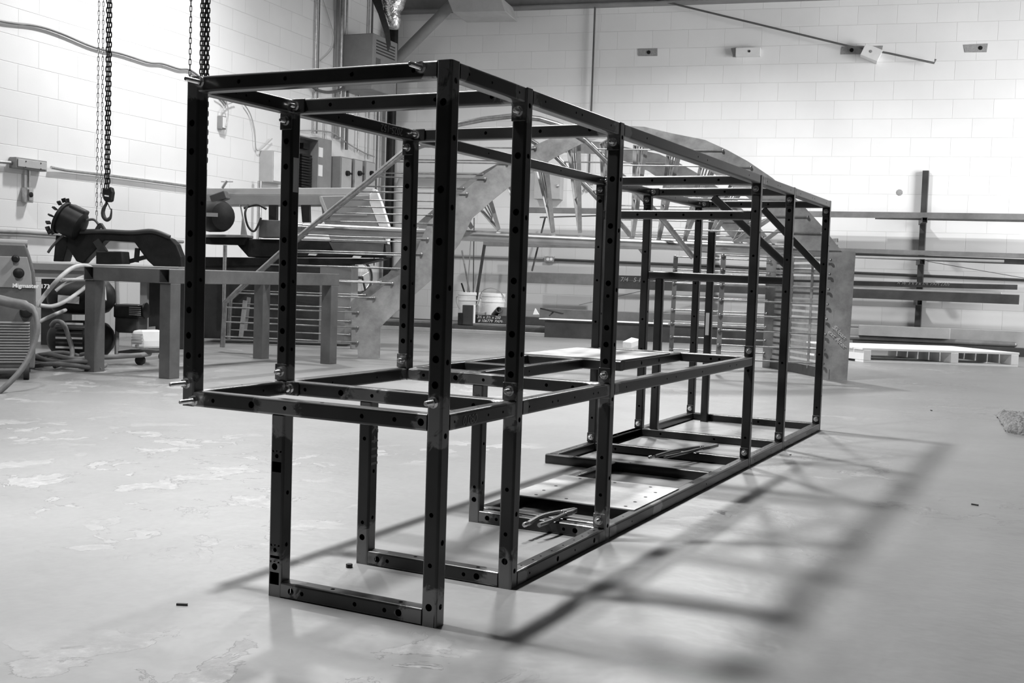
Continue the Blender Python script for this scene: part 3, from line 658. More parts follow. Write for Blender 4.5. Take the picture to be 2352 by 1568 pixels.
# hoses
hs_ = thing('air_hose', F(175, 830), 'long pale hose strewn in loops across the compressor behind the welder', 'hose')
def hose(name, pts, r, mt, label, cat='hose', n=8, group=None):
    m = MB(); m.path(bez(pts, 8), r, n)
    if name == 'air_hose': return m.build('hose_run', mt, hs_, 60)
    return one(m, name, mt, label, cat, group, 60)
hose('air_hose', [AT(84, 703, 6.5), AT(105, 675, 6.52), AT(135, 640, 6.5), AT(165, 616, 6.6), AT(192, 610, 6.7), AT(214, 619, 6.8), AT(235, 650, 6.85), AT(240, 690, 6.82)], .013, 'hose', 'pale hose arching up from behind the welder over the compressor tank')
hose('air_hose', [AT(92, 701, 6.5), AT(120, 703, 6.55), AT(150, 692, 6.6), AT(185, 668, 6.7), AT(215, 645, 6.78), AT(240, 640, 6.82)], .012, 'hose', 'pale hose sagging low across the upper compressor tank')
hose('air_hose', [AT(88, 740, 6.5), AT(110, 729, 6.52), AT(133, 719, 6.45), AT(150, 712, 6.7)], .011, 'hose', 'short straight pale hose end beside the welder cabinet')
hose('air_hose', [AT(140, 643, 6.6), AT(170, 642, 6.66), AT(210, 642, 6.72), AT(250, 644, 6.8)], .010, 'hose', 'pale hose stretched level above the upper compressor tank')
hose('air_hose', [AT(128, 668, 6.62), AT(150, 652, 6.64), AT(190, 636, 6.7), AT(225, 622, 6.78)], .010, 'hose', 'pale hose rising to the bench corner behind its front leg')
coil = []
for i in range(44):
    an = i*.62; rr = .27-.0022*i; p = F(150, 846)+Vector((math.cos(an)*rr*1.0, math.sin(an)*rr*.62, 0)); p.z = .016+.0016*i+.012*math.sin(i*1.7); coil.append(p)
hose('hose_coil', coil, .0135, 'hosed', 'dark hose lying in loose coils on the floor before the compressor', 'hose')
hose('air_hose', [AT(118, 748, 6.75), AT(128, 738, 6.72), AT(146, 744, 6.7), AT(158, 775, 6.7), AT(166, 805, 6.68), AT(160, 826, 6.62), AT(125, 841, 6.5)], .014, 'hosed', 'dark hose looping down from the lower compressor tank to the floor')

# old dark band saw on its stand behind the bench
SD = 8.35
saw = thing('band_saw', F(250, 790), 'old black horizontal band saw with finned motor on a stand behind the tube bench', 'band saw')
def SP(u, v, d=SD): return AT(u, v, d)
sdir = (SP(400, 600)-SP(150, 600)).normalized(); sback = Vector((-sdir.y, sdir.x, 0)).normalized()
m = MB(); m.prism([SP(u, v) for u, v in ((150, 545), (170, 533), (300, 535), (350, 532), (392, 548), (405, 562), (416, 590), (418, 618), (360, 618), (338, 598), (308, 556), (240, 552), (190, 605), (175, 600), (150, 560))], sback*.12); m.build('saw_bow', 'black', saw, None, .008)
m = MB(); m.path(bez([SP(165, 533), SP(230, 531), SP(300, 534), SP(350, 531), SP(390, 545)], 5), .018, 8); m.build('bow_edge', 'dark', saw, 60)
a, b_ = SP(128, 512), SP(192, 497); d = (SP(195, 520)-SP(140, 492)).normalized()
m = MB(); c0 = SP(137, 498); c1 = SP(190, 524); dd = (c1-c0).normalized(); m.lathe(c0, dd, [(.10, 0), (.125, .01), (.125, .03), (.11, .035), (.11, .17), (.09, .185), (.05, .19)], 22); mo = m.build('motor', 'black', saw, 40)
for i in range(14):
    an = 2*math.pi*i/14; x_, y_ = MB()._frame(dd); e = x_*math.cos(an)+y_*math.sin(an); m = MB(); m.bar(c0+e*.12+dd*.0, c0+e*.145-dd*.02, .012, .03, dd); m.build('fin', 'black', mo)
m = MB(); m.box(SP(181, 484), (.13, .09, .055), Matrix.Rotation(.42, 3, 'Z') @ Matrix.Rotation(.42, 3, 'Y')); m.build('terminal_box', 'dark', mo, None, .012)
m = MB(); m.prism([SP(u, v) for u, v in ((215, 530), (226, 512), (231, 512), (243, 530), (236, 530), (229, 519), (224, 530))], sback*.04); m.build('lifting_lug', 'dark', saw)
m = MB(); m.path(bez([SP(110, 580), SP(125, 560), SP(160, 528), SP(195, 508), SP(215, 504), SP(226, 515)], 5), .010, 8); m.build('cable', 'hosed', saw, 60)
m = MB(); m.prism([SP(u, v) for u, v in ((122, 600), (128, 540), (160, 545), (145, 600))], sback*.15); m.build('pivot_post', 'black', saw, None, .006)
m = MB(); m.prism([SP(u, v, SD-.1) for u, v in ((220, 577), (278, 577), (281, 606), (220, 606))], sback*.18); m.build('vice', 'black', saw, None, .006)
m = MB(); m.bar(SP(222, 552), SP(240, 580), .05, .04, sback); m.build('blade_guide', 'dark', saw)
m = MB(); m.bar(SP(316, 570), SP(313, 602), .03, .03, sback); m.bar(SP(298, 600), SP(335, 590), .03, .03); m.build('guide_arm', 'black', saw)
m = MB(); m.bar(SP(80, 611), SP(432, 621), .46, .05); m.build('table', 'lstock', saw, None, .004)
m = MB(); m.bar(SP(84, 624)+sback*-.2, SP(430, 636)+sback*-.2, .012, .07); m.build('table_apron', 'grey', saw)
m = MB(); p1 = SP(338, 640); p2 = SP(425, 640); m.prism([p1, p2, Vector((p2.x, p2.y, 0)), Vector((p1.x, p1.y, 0))], sback*.3); m.build('cabinet', 'dark', saw, None, .006)
m = MB(); p1 = SP(322, 640, SD-.12); p2 = SP(338, 640, SD-.12); m.prism([p1, p2, Vector((p2.x, p2.y, 0)), Vector((p1.x, p1.y, 0))], sback*.05); m.build('stand_leg', 'grey', saw)
m = MB(); p1 = SP(95, 640); p2 = SP(130, 640); m.prism([p1, p2, Vector((p2.x, p2.y, 0)), Vector((p1.x, p1.y, 0))], sback*.3); m.build('stand_leg', 'dark', saw)
m = MB(); m.prism([SP(u, v, SD-.01) for u, v in ((336, 751), (357, 749), (357, 761), (336, 763))], sback*-.003); m.build('label_plate', 'lgrey', saw)

# pale band saw in the corner
BD_ = 9.25
sw = thing('band_saw', F(560, 782), 'pale grey horizontal band saw on a dark cabinet in the corner beside the electrical boxes', 'band saw')
def BP(u, v, d=BD_): return AT(u, v, d)
bdir = Vector((RT.x, RT.y, 0)).normalized(); bbk = Vector((-bdir.y, bdir.x, 0))
m = MB(); m.prism([BP(u, v) for u, v in ((455, 446), (850, 448), (848, 470), (735, 471), (455, 471))], bbk*.22); m.build('saw_bow', 'grey', sw, None, .004)
m = MB(); m.prism([BP(455, 432), BP(858, 431), BP(850, 448), BP(455, 447)], bbk*.22+Vector((0, 0, .0))); m.build('bow_cover', 'lgrey', sw, None, .004)
m = MB(); m.prism([BP(u, v, BD_-.03) for u, v in ((735, 450), (848, 448), (850, 464), (869, 515), (890, 560), (760, 555), (741, 500))], bbk*.2); m.build('wheel_housing', 'grey', sw, None, .006)
m = MB(); m.prism([BP(u, v, BD_-.04) for u, v in ((849, 446), (863, 434), (875, 464), (894, 525), (890, 560), (868, 514), (849, 465))], bbk*.18); m.build('housing_edge', 'white', sw, None, .003)
m = MB(); m.prism([BP(u, v, BD_-.05) for u, v in ((733, 450), (739, 452), (757, 498), (750, 498), (735, 462))], bbk*.05); m.build('housing_flange', 'lgrey', sw)
m = MB(); m.bar(BP(750, 491, BD_-.05), BP(843, 492, BD_-.05), .01, .018); m.build('trim_strip', 'lgrey', sw)
m = MB(); c0 = BP(488, 497, BD_-.22); m.lathe(c0, (bdir*.75-bbk*.66), [(.02, -.06), (.10, -.06), (.125, -.03), (.125, .12), (.11, .15), (.03, .17)], 24); mt_ = m.build('motor', 'black', sw, 45)
m = MB(); m.box(BP(505, 453, BD_-.24), (.13, .10, .07), Matrix.Rotation(.4, 3, 'Z') @ Matrix.Rotation(-.35, 3, 'Y')); m.build('terminal_box', 'char', mt_, None, .008)
m = MB(); m.box(BP(487, 493, BD_-.40), (.09, .004, .03), Matrix.Rotation(.47, 3, 'Z')); m.build('name_plate', 'lgrey', mt_)
m = MB(); m.path([BP(510, 432, BD_-.1), BP(521, 415, BD_-.1)], .012, 8); m.path([BP(508, 417, BD_-.1), BP(535, 417, BD_-.1)], .0045, 6); m.build('tension_handle', 'galv', sw, 50)
m = MB(); m.prism([BP(u, v, BD_-.12) for u, v in ((470, 538), (566, 539), (566, 545), (470, 545))], bbk*.25); m.build('table', 'lstock', sw, None, .003)
m = MB(); m.prism([BP(u, v, BD_-.1) for u, v in ((470, 545), (566, 545), (560, 562), (470, 560))], bbk*.22); m.build('table_frame', 'black', sw)
m = MB(); m.prism([BP(u, v, BD_-.08) for u, v in ((596, 504), (642, 506), (642, 545), (594, 545))], bbk*.2); m.build('vice_jaw', 'char', sw, None, .004)
m = MB(); m.prism([BP(u, v) for u, v in ((617, 471), (635, 471), (635, 506), (617, 506))], bbk*.08); m.build('guide_post', 'black', sw)
m = MB(); m.prism([BP(u, v) for u, v in ((691, 471), (710, 471), (711, 510), (694, 510))], bbk*.08); m.build('guide_post', 'black', sw)
m = MB(); m.prism([BP(u, v, BD_-.02) for u, v in ((550, 470), (566, 545), (552, 545), (556, 500))], bbk*.05); m.build('bow_bracket', 'grey', sw)
m = MB(); m.prism([BP(u, v, BD_-.02) for u, v in ((566, 548), (885, 556), (888, 590), (570, 590), (545, 562))], bbk*.4); m.build('bed', 'black', sw, None, .006)
m = MB(); m.prism([BP(u, v, BD_-.0) for u, v in ((757, 556), (883, 560), (880, 584), (770, 582))], bbk*-.03); m.build('bed_rail', 'char', sw)
p1 = BP(462, 604); p2 = BP(735, 612); m = MB(); m.prism([p1, p2, Vector((p2.x, p2.y, .03)), Vector((p1.x, p1.y, .03))], bbk*.42); m.build('cabinet', 'dark', sw, None, .006)
p1 = BP(735, 606); p2 = BP(808, 608); m = MB(); m.prism([p1, p2, Vector((p2.x, p2.y, .03)), Vector((p1.x, p1.y, .03))], bbk*.40); m.build('side_panel', 'grey', sw, None, .006)
m = MB(); m.prism([BP(u, v, BD_-.02) for u, v in ((470, 590), (880, 594), (830, 606), (470, 612))], bbk*.42); m.build('coolant_tray', 'black', sw, None, .004)
m = MB(); p = BP(517, 563, BD_-.1); m.cyl(p, Vector((p.x, p.y, .2)), .016, 10); m.build('support_leg', 'galv', sw, 40)
m = MB(); m.path(bez([BP(570, 470, BD_-.1), BP(563, 490, BD_-.13), BP(570, 520, BD_-.12), BP(585, 530, BD_-.1), BP(600, 500, BD_-.1)], 6), .009, 8); m.path(bez([BP(560, 478, BD_-.1), BP(590, 470, BD_-.1), BP(612, 480, BD_-.1)], 6), .010, 8); m.build('cable', 'rubber', sw, 60)
for u, v in ((710, 582), (812, 587)):
    m = MB(); m.prism([BP(u, v, BD_-.05), BP(u+18, v+1, BD_-.05), BP(u+15, v+5, BD_-.05), BP(u-3, v+4, BD_-.05)], bbk*.03); m.build('scale_strip', 'white', sw)

# bicycle wheel leaning in the corner
bwc = AT(827, 637, 10.3)
bk = thing('bicycle_wheel', (bwc.x, bwc.y, 0), 'thin-spoked bicycle wheel in the corner beside the pale band saw', 'wheel')
wx = (RT*.62+FW*.78); wx.z = 0; wx.normalize(); wz_ = Vector((0, 0, 1))
R_ = .147
ringp = lambda r: [bwc+(wx*math.cos(2*math.pi*i/36)+wz_*math.sin(2*math.pi*i/36))*r for i in range(36)]
m = MB(); m.path(ringp(R_), .013, 8, True); m.build('tyre', 'rubber', bk, 60)
m = MB(); m.path(ringp(R_-.018), .006, 6, True); m.build('rim', 'galv', bk, 60)
for i in range(14):
    m = MB(); an = 2*math.pi*i/14; m.cyl(bwc, bwc+(wx*math.cos(an)+wz_*math.sin(an))*(R_-.018), .0014, 5); m.build('spoke', 'galv', bk)
m = MB(); ax_ = wx.cross(wz_); m.cyl(bwc-ax_*.03, bwc+ax_*.03, .014, 12); m.build('hub', 'dark', bk, 40)
m = MB(); m.path([bwc+ax_*.03, bwc+ax_*.03+wz_*-.25+wx*.09, Vector((bwc.x, bwc.y, .012))+ax_*.03+wx*.12], .010, 8); m.path([bwc-ax_*.03, Vector((bwc.x, bwc.y, .012))-ax_*.03-wx*.12], .010, 8); m.build('stand', 'dark', bk, 50)

# chain hoists
def chain(m, a, b_, pitch, r, lw_, ph=0):
    a, b_ = Vector(a), Vector(b_); d = b_-a; n = int(d.length/pitch); d.normalize()
    x0 = Vector((RT.x, RT.y, 0)).normalized(); y0 = d.cross(x0)
    for i in range(n):
        c = a+d*(i+.5)*pitch; t = x0 if (i+ph) % 2 == 0 else y0; t = (t*.9+(y0 if (i+ph) % 2 == 0 else x0)*.42).normalized(); hl = pitch*.62; pts = []
        for k in range(12):
            an = 2*math.pi*k/12; pts.append(c+t*math.cos(an)*lw_+d*(math.sin(an)*(lw_)+ (hl-lw_)*(1 if math.sin(an) > .01 else -1 if math.sin(an) < -.01 else 0)))
        m.path(pts, r, 5, True)
HD = 7.0
def pl(u, v, d, z): p = AT(u, v, d); return Vector((p.x, p.y, z))
ho = thing('chain_hoist', pl(247, 430, HD, 0.95), 'black load chain with hook block and open hook hanging alone at far left', 'chain hoist')
top = 4.0
pc = AT(246, 436, HD)
for dx, ph in ((-.009, 0), (.009, 1)):
    m = MB(); chain(m, Vector((pc.x, pc.y, top))+RT*dx, pc+RT*dx, .030, .0042, .0095, ph); m.build('load_chain', 'black', ho, 60)
for u, ze in ((225, AT(222, 512, HD).z), (235, AT(231, 480, HD).z)):
    p = AT(u-2, 400, HD); m = MB(); chain(m, Vector((p.x, p.y, top)), Vector((p.x, p.y, ze)), .028, .0022, .0075, u); m.build('hand_chain', 'galv', ho, 60)
m = MB(); m.prism([AT(u, v, HD-.03) for u, v in ((235, 430), (245, 433), (254, 428), (257, 440), (254, 460), (249, 462), (240, 462), (236, 455), (234, 440))], FW*.06); hb = m.build('hook_block', 'black', ho, None, .006)
m = MB(); m.prism([AT(u, v, HD-.031) for u, v in ((240, 447.5), (250, 449), (250, 452), (240, 450.5))], -FW*.001); m.build('label_plate', 'paper', hb)
hk = [AT(u, v, HD) for u, v in ((245, 461), (244, 468), (239, 477), (236.5, 488), (239, 499), (246, 504.5), (253, 500), (255.5, 490), (256, 479))]
m = MB(); m.path(bez(hk, 5), [.007, .007, .0075, .008, .008, .0085, .009, .0095, .010, .0105, .011, .0115, .012, .012, .012, .0125, .013, .013, .0135, .0135, .0135, .0135, .0135, .0135, .013, .013, .0125, .012, .0115, .011, .010, .009, .008, .0075, .007, .0065, .006, .0055, .005, .0045, .004], 10); m.build('hook', 'dark', ho, 60)
m = MB(); m.bar(AT(247, 466, HD), AT(254, 481, HD), .008, .003); m.build('latch', 'dark', ho)
h2 = thing('chain_hoist', pl(468, 300, 7.3, .9), 'bunched black load chains hanging behind the top left corner of the skid frame', 'chain hoist')
H2 = 7.3
for u, ph in ((463, 0), (469, 1), (474, 0), (479, 1)):
    p = AT(u-4, 300, H2); m = MB(); chain(m, Vector((p.x, p.y, top)), Vector((p.x, p.y, 1.25)), .030, .0040, .0090, ph); m.build('load_chain', 'black', h2, 60)
p = AT(434, 300, H2); m = MB(); chain(m, Vector((p.x, p.y, top)), Vector((p.x, p.y, .25)), .034, .0026, .0085); m.build('hand_chain', 'dark', h2, 60)
p = AT(462, 300, H2); m = MB(); m.box((p.x, p.y, 1.20), (.06, .06, .11)); m.path(bez([Vector((p.x, p.y, 1.15)), Vector((p.x-.03, p.y, 1.09)), Vector((p.x, p.y, 1.04)), Vector((p.x+.035, p.y, 1.08))], 5), .010, 8); m.build('hook_block', 'black', h2, None, .004)

# ================================================================== LEFT WALL FITTINGS
def lbox(u0, v0, u1, v1, prot):                                 # front face seen between these corners, standing prot off the wall
    a, b_ = LW(u0, v0, prot), LW(u1, v1, prot)
    s0, s1 = (a-CORN).dot(LD), (b_-CORN).dot(LD); zm0 = LW((u0+u1)/2, v0, prot).z; zm1 = LW((u0+u1)/2, v1, prot).z
    return s0, s1, zm0, zm1
def lprism(m, s0, s1, z0, z1, o0, o1):
    c = [lw(s0, z0, o0), lw(s1, z0, o0), lw(s1, z0, o1), lw(s0, z0, o1)]; m.prism(c, (0, 0, z1-z0)); return m
def lmk(u0, v0, u1, v1, prot, name, mt, label, cat, door=None, group=None):
    s0, s1, z1, z0 = lbox(u0, v0, u1, v1, prot)
    t = thing(name, lw((s0+s1)/2, z0, prot/2), label, cat, group)
    m = MB(); lprism(m, s0, s1, z0, z1, 0.002, prot); m.build('case', mt, t, None, .004)
    if door:
        m = MB(); e = .012; lprism(m, s0-e, s1+e, z0+e, z1-e, prot+.001, prot+.010); m.build('cover', door, t, None, .003)
    return t, (s0, s1, z0, z1)
def lpipe(pts, r, name, mt, label, cat, group=None, n=8, parts=None):
    m = MB(); m.path(pts, r, n)
    if parts: parts(m)
    return one(m, name, mt, label, cat, group, 60)
t, q = lmk(37, 365, 108, 390, .07, 'junction_box', 'grey', 'long grey junction box on the left wall where conduits meet', 'junction box', 'lgrey')
for u, v in ((60, 370.5), (94, 375), (59, 384), (94, 388)):
    p = LW(u, v, .081); m = MB(); m.lathe(p, LN, [(.006, 0), (.004, .003)], 8); m.build('screw', 'dark', t)
t, q = lmk(62, 431, 77, 465, .06, 'switch_box', 'galv', 'small metal socket box at the foot of the short drop conduit, left wall', 'socket', 'galv')
p = LW(71, 447, .071); m = MB(); m.lathe(p, LN, [(.020, 0), (.020, .004), (.014, .006)], 14); m.build('socket_face', 'black', t, 40)
a = LW(66, 391, .035); b_ = LW(65, 432, .035); b_ = Vector((a.x, a.y, b_.z))
lpipe([a, b_], .013, 'conduit', 'galv', 'short vertical conduit between junction box and socket box, left wall', 'conduit', 'conduits on the left wall')
sj, zj = ls(108, 381)
lpipe([lw(sj-.01, zj-.01, .03), LW(150, 391, .022), LW(260, 404, .022), LW(430, 427, .022), LW(520, 440, .022)], .012, 'conduit', 'galv', 'conduit running right from the junction box along the left wall', 'conduit', 'conduits on the left wall')
lpipe([LW(-60, 366, .03), LW(20, 373, .03), LW(38, 375, .03)], .013, 'conduit', 'galv', 'conduit running left from the junction box to the frame edge', 'conduit', 'conduits on the left wall')
lpipe([LW(-40, 530, .025), LW(60, 534, .025), LW(190, 543, .025), LW(420, 555, .025)], .016, 'conduit', 'grey', 'low conduit along the left wall behind the old black saw', 'conduit', 'conduits on the left wall')
lpipe(bez([LW(-20, 44, .02), LW(20, 52, .02), LW(85, 60, .02), LW(140, 77, .02), LW(215, 108, .02), LW(280, 124, .02), LW(340, 143, .02), LW(372, 146, .02), LW(410, 158, .02), LW(440, 163, .02), LW(490, 205, .02), LW(520, 240, .02)], 6), .010, 'cable', 'grey', 'thin grey cable swagged across the upper left wall', 'cable', None, 6)
t, q = lmk(509, 266, 519, 297, .05, 'outlet_box', 'grey', 'small outlet box hanging on cables on the left wall', 'outlet', 'white')
lpipe(bez([LW(497, 208, .07), LW(515, 222, .07), LW(524, 250, .07), LW(523, 275, .07), LW(519, 290, .07)], 6), .006, 'cable', 'hose', 'loose cable curving round the right of the outlet box', 'cable', 'loose cables by the outlet box', 6)
lpipe(bez([LW(540, 233, .035), LW(522, 240, .035), LW(510, 255, .035), LW(508, 266, .035)], 6), .006, 'cable', 'hose', 'loose cable arching into the top of the outlet box', 'cable', 'loose cables by the outlet box', 6)
lpipe(bez([LW(560, 238, .03), LW(575, 262, .03), LW(585, 300, .03), LW(588, 340, .03), LW(598, 343, .03), LW(625, 318, .03)], 6), .006, 'cable', 'hose', 'long loose cable dropping to the top of the pale wall cabinet', 'cable', 'loose cables by the outlet box', 6)
t, q = lmk(627, 349, 668, 421, .16, 'electrical_cabinet', 'lgrey', 'pale grey electrical cabinet on the left wall behind the second bay post', 'cabinet', 'white')
lpipe([lw(q[0]+.1, q[2]+.0, .08), lw(q[0]+.1, .9, .08)], .022, 'conduit', 'galv', 'stub conduit below the pale wall cabinet', 'conduit', 'conduits on the left wall')
# open breaker panel
s0, s1, z1, z0 = lbox(684, 314, 730, 436, .13)
t = thing('breaker_panel', lw((s0+s1)/2, z0, .06), 'open dark breaker panel with rows of breakers on the left wall', 'panel')
m = MB(); lprism(m, s0, s1, z0, z1, .002, .02); m.build('back_plate', 'dark', t)
for a_, b__, c_, d_ in ((s0, s1, z1-.012, z1), (s0, s1, z0, z0+.012), (s0, s0-.012, z0, z1), (s1+.012, s1, z0, z1)):
    m = MB(); lprism(m, a_, b__, c_, d_, .02, .13); m.build('side', 'grey', t)
for i in range(12):
    z = z0+.03+i*(z1-z0-.2)/12
    for k, f_ in enumerate((.55, .78)):
        s_ = s0+(s1-s0)*f_; m = MB(); lprism(m, s_+.05, s_-.05, z, z+.022, .02, .075); m.build('breaker', 'black', t, None, .002)
m = MB(); lprism(m, s0+(s1-s0)*.5, s0+(s1-s0)*.8, z1-.12, z1-.06, .02, .07); m.build('main_breaker', 'deepblack', t, None, .002)
t, q = lmk(729, 318, 760, 436, .10, 'panel_door', 'grey', 'grey panel front with two white labels right of the open breakers', 'panel')
s0, s1, z0, z1 = q
for v0, v1 in ((339, 361), (379, 405)):
    za, zb = LW(738, v1, .1).z, LW(738, v0, .1).z; m = MB(); lprism(m, s0+(s1-s0)*.08, s0+(s1-s0)*.38, za, zb, .101, .103); m.build('paper_label', 'paper', t)
dsw = [(783, 806, 361, 436, .17, 'first grey disconnect switch with round handle, nearest the open breaker panel'), (813, 831, 366, 436, .17, 'middle disconnect switch of three on the left wall'), (839, 860, 371, 436, .15, 'last disconnect switch of three, half behind the bent handrail')]
for u0, u1, v0, v1, pr, lb in dsw:
    t, q = lmk(u0, v0, u1, v1, pr, 'disconnect_switch', 'grey', lb, 'switch', 'lgrey', 'disconnect switches')
    s0, s1, z0, z1 = q; c = lw((s0+s1)/2, LW((u0+u1)/2, 398, pr).z, pr+.010); m = MB(); m.lathe(c, LN, [(.030, 0), (.028, .03), (.01, .035)], 16); m.bar(c+LN*.03, c+LN*.03+Vector((0, 0, -.0))-LD*.07, .02, .016, LN); m.build('handle', 'black', t, 45)
# louvred enclosure high in the corner
s0, s1, z1, z0 = lbox(858, 78, 911, 205, .42)
t = thing('louvred_enclosure', lw((s0+s1)/2, z0, .2), 'big grey louvred enclosure mounted high on the left wall near the corner', 'enclosure')
zt = LW(858, 75, .42).z
m = MB(); lprism(m, s0, s1, zt-.62, zt, .01, .42); m.build('case', 'grey', t, None, .012)
for i in range(5):
    z = zt-.075-i*.034; m = MB(); lprism(m, s0+(s1-s0)*.12, s0+(s1-s0)*.88, z, z+.014, .421, .424); m.build('louvre', 'dark', t)
m = MB(); lprism(m, s0+(s1-s0)*.12, s0+(s1-s0)*.3, zt-.45, zt-.26, .421, .423); m.build('name_plate', 'char', t)
m = MB(); m.box(lw(s1-.002, zt-.05, .12), (.05, .006, .03)); m.build('lug', 'lgrey', t)
# vertical conduits and cables above the boxes
def drop(u, v, z0, z1, r, off, mt, label, name='conduit'):
    p = LW(u, v, off); return lpipe([Vector((p.x, p.y, z0)), Vector((p.x, p.y, z1))], r, name, mt, label, name, 'vertical runs above the electrical boxes')
drop(727, 60, 2.1, 4.3, .014, .03, 'galv', 'leftmost vertical conduit above the breaker panel')
drop(733, 62, 2.1, 4.3, .007, .06, 'hosed', 'dark cable strapped beside the leftmost vertical conduit', 'cable')
drop(776, 40, 2.1, 4.3, .020, .04, 'grey', 'thick vertical conduit left of the louvred enclosure')
drop(786, 40, 2.1, 4.3, .020, .04, 'galv', 'bright vertical conduit against the louvred enclosure side')
drop(797, 40, 2.0, 4.3, .012, .04, 'galv', 'thin vertical conduit touching the louvred enclosure')
drop(747, 290, 1.9, 2.45, .010, .03, 'galv', 'short bright conduit between panel front and frame beam')
drop(848, 50, 3.3, 4.3, .010, .03, 'galv', 'thin conduit above the louvred enclosure top')
drop(855, 50, 3.3, 4.3, .012, .05, 'hosed', 'dark conduit above the louvred enclosure top')
drop(822, 330, 2.0, 2.9, .012, .05, 'galv', 'conduit rising from the middle disconnect switch')
drop(796, 330, 2.0, 2.9, .016, .06, 'hosed', 'dark conduit rising from the first disconnect switch')
drop(846, 330, 1.95, 2.9, .012, .05, 'hose', 'pale conduit rising from the last disconnect switch')
drop(866, 330, .7, 3.2, .010, .05, 'hosed', 'dark cable in the corner right of the disconnect switches', 'cable')
drop(874, 330, .7, 3.2, .012, .06, 'hose', 'pale cable in the corner right of the disconnect switches', 'cable')
lpipe(bez([LW(690, 300, .06), LW(730, 300, .06), LW(765, 306, .06), LW(800, 330, .06), LW(835, 350, .06), LW(860, 360, .06)], 6), .008, 'cable', 'hose', 'cable sloping down across the conduits to the last switch', 'cable', None, 6)
lpipe(bez([LW(712, 195, .06), LW(730, 207, .06), LW(755, 212, .06), LW(780, 207, .06), LW(795, 195, .06)], 6), .016, 'cable', 'hosed', 'thick black cable drooping in a loop below the top beam', 'cable')
lpipe(bez([LW(742, 0, .02), LW(755, 40, .02), LW(767, 85, .02), LW(760, 115, .02), LW(735, 140, .02)], 6), .004, 'cable', 'hose', 'thin pale wire curling down beside the leftmost conduit', 'wire', None, 6)
# corner pipes, foil duct, strut
p = lw(.10, 0, .12); lpipe([Vector((p.x, p.y, 0)), Vector((p.x, p.y, 4.3))], .055, 'drain_pipe', 'black', 'thick black vertical pipe in the wall corner', 'pipe', None, 14)
p = BW(916, 470, .14); q2 = BW(945, 404, .14); q3 = BW(1120, 407, .14)
lpipe([Vector((p.x, p.y, .3)), Vector((p.x, p.y, q2.z-.14)), Vector((p.x, p.y, q2.z-.14))+BD*.03+Vector((0, 0, .09)), q2, q3], .048, 'vent_pipe', 'lgrey', 'grey pipe rising in the corner and elbowing along the back wall', 'pipe', None, 14)
dp = [AT(905, -30, 12.2), AT(898, 5, 12.2), AT(895, 25, 12.2), AT(900, 48, 12.2), AT(903, 62, 12.2), AT(903, 67, 12.2)]
m = MB(); m.path(bez(dp, 5), [.17, .17, .165, .16, .155, .15, .15, .145, .14, .135, .13, .125, .12, .115, .11, .105, .10, .09, .085, .08, .075, .07, .06, .05, .03, .01], 20)
o = one(m, 'foil_duct', 'foil', 'crumpled foil-wrapped duct end hanging in the top corner', 'duct', None, 70)
m = MB(); m.prism([AT(u, v, 12.0) for u, v in ((845, -20), (872, -20), (880, 20), (893, 62), (897, 100), (890, 118), (884, 80), (868, 30))], FW*.05); one(m, 'dark_cover', 'black', 'black flap beside the foil duct above the louvred enclosure', 'cover')
lpipe([BW(900, 148, .35), BW(1042, 6, .35)], .062, 'diagonal_strut', 'grey', 'grey diagonal pipe strut in the top corner of the back wall', 'strut', None, 16)
m = MB(); m.prism([BW(u, v, .7) for u, v in ((1026, -6), (1150, -8), (1162, 27), (1040, 29))], -BN*.5); one(m, 'duct_box', 'lgrey', 'pale sheet-metal duct box at the top of the back wall', 'duct', None, None, .01)

# ================================================================== BACK WALL FITTINGS
def bmk(u0, v0, u1, v1, prot, name, mt, label, cat, cover=None, group=None, rot=0):
    a, b_ = BW(u0, v0, prot), BW(u1, v1, prot); t = thing(name, ((a+b_)/2).lerp(BW((u0+u1)/2, v1, prot), 1), label, cat, group)
    c = (a+b_)/2-BN*(prot/2-.001); w_ = abs((b_-a).dot(BD)); h_ = abs(BW((u0+u1)/2, v0, prot).z-BW((u0+u1)/2, v1, prot).z)
    Rm = Matrix((BD, -BN, Vector((0, 0, 1)))).transposed() @ Matrix.Rotation(rot, 3, 'Y')
    m = MB(); m.box(c, (w_, prot-.002, h_), Rm); m.build('case', mt, t, None, .004)
    if cover: m = MB(); m.box(c+BN*(prot/2+.003), (w_*.9, .006, h_*.9), Rm); m.build('cover', cover, t, None, .002)
    return t, c, Rm
t, c, Rm = bmk(1228, 380, 1286, 457, .16, 'wall_cabinet', 'lgrey', 'pale square electrical cabinet on the back wall seen between the bay posts', 'cabinet')
m = MB(); m.lathe(BW(1281, 427, .161), BN, [(.018, 0), (.018, .012), (.008, .016)], 12); m.build('latch', 'galv', t, 40)
t, c, Rm = bmk(1250, 588, 1272, 601, .05, 'outlet_box', 'galv', 'double outlet box on the back wall above the floor stock', 'outlet')
for du in (1258, 1266):
    m = MB(); m.lathe(BW(du, 595, .051), BN, [(.018, 0), (.018, .003)], 14); m.build('outlet_face', 'white', t, 40)
bp = lambda pts, r, name, mt, label, cat, group=None: lpipe(pts, r, name, mt, label, cat, group)
bp([BW(1000, 586, .03), BW(1248, 594, .03)], .014, 'conduit', 'grey', 'grey conduit along the back wall left of the outlet box', 'conduit', 'conduits on the back wall')
bp([BW(1274, 596, .03), BW(1650, 611, .03), BW(1960, 626, .03), BW(2400, 645, .03)], .014, 'conduit', 'dark', 'dark conduit along the back wall from the outlet box to the right edge', 'conduit', 'conduits on the back wall')
a = BW(1366, 40, .05); b_ = BW(1360, 424, .05)
t = thing('water_pipe', (a.x, a.y, b_.z), 'thin dark vertical pipe with a tap at its end on the back wall', 'pipe')
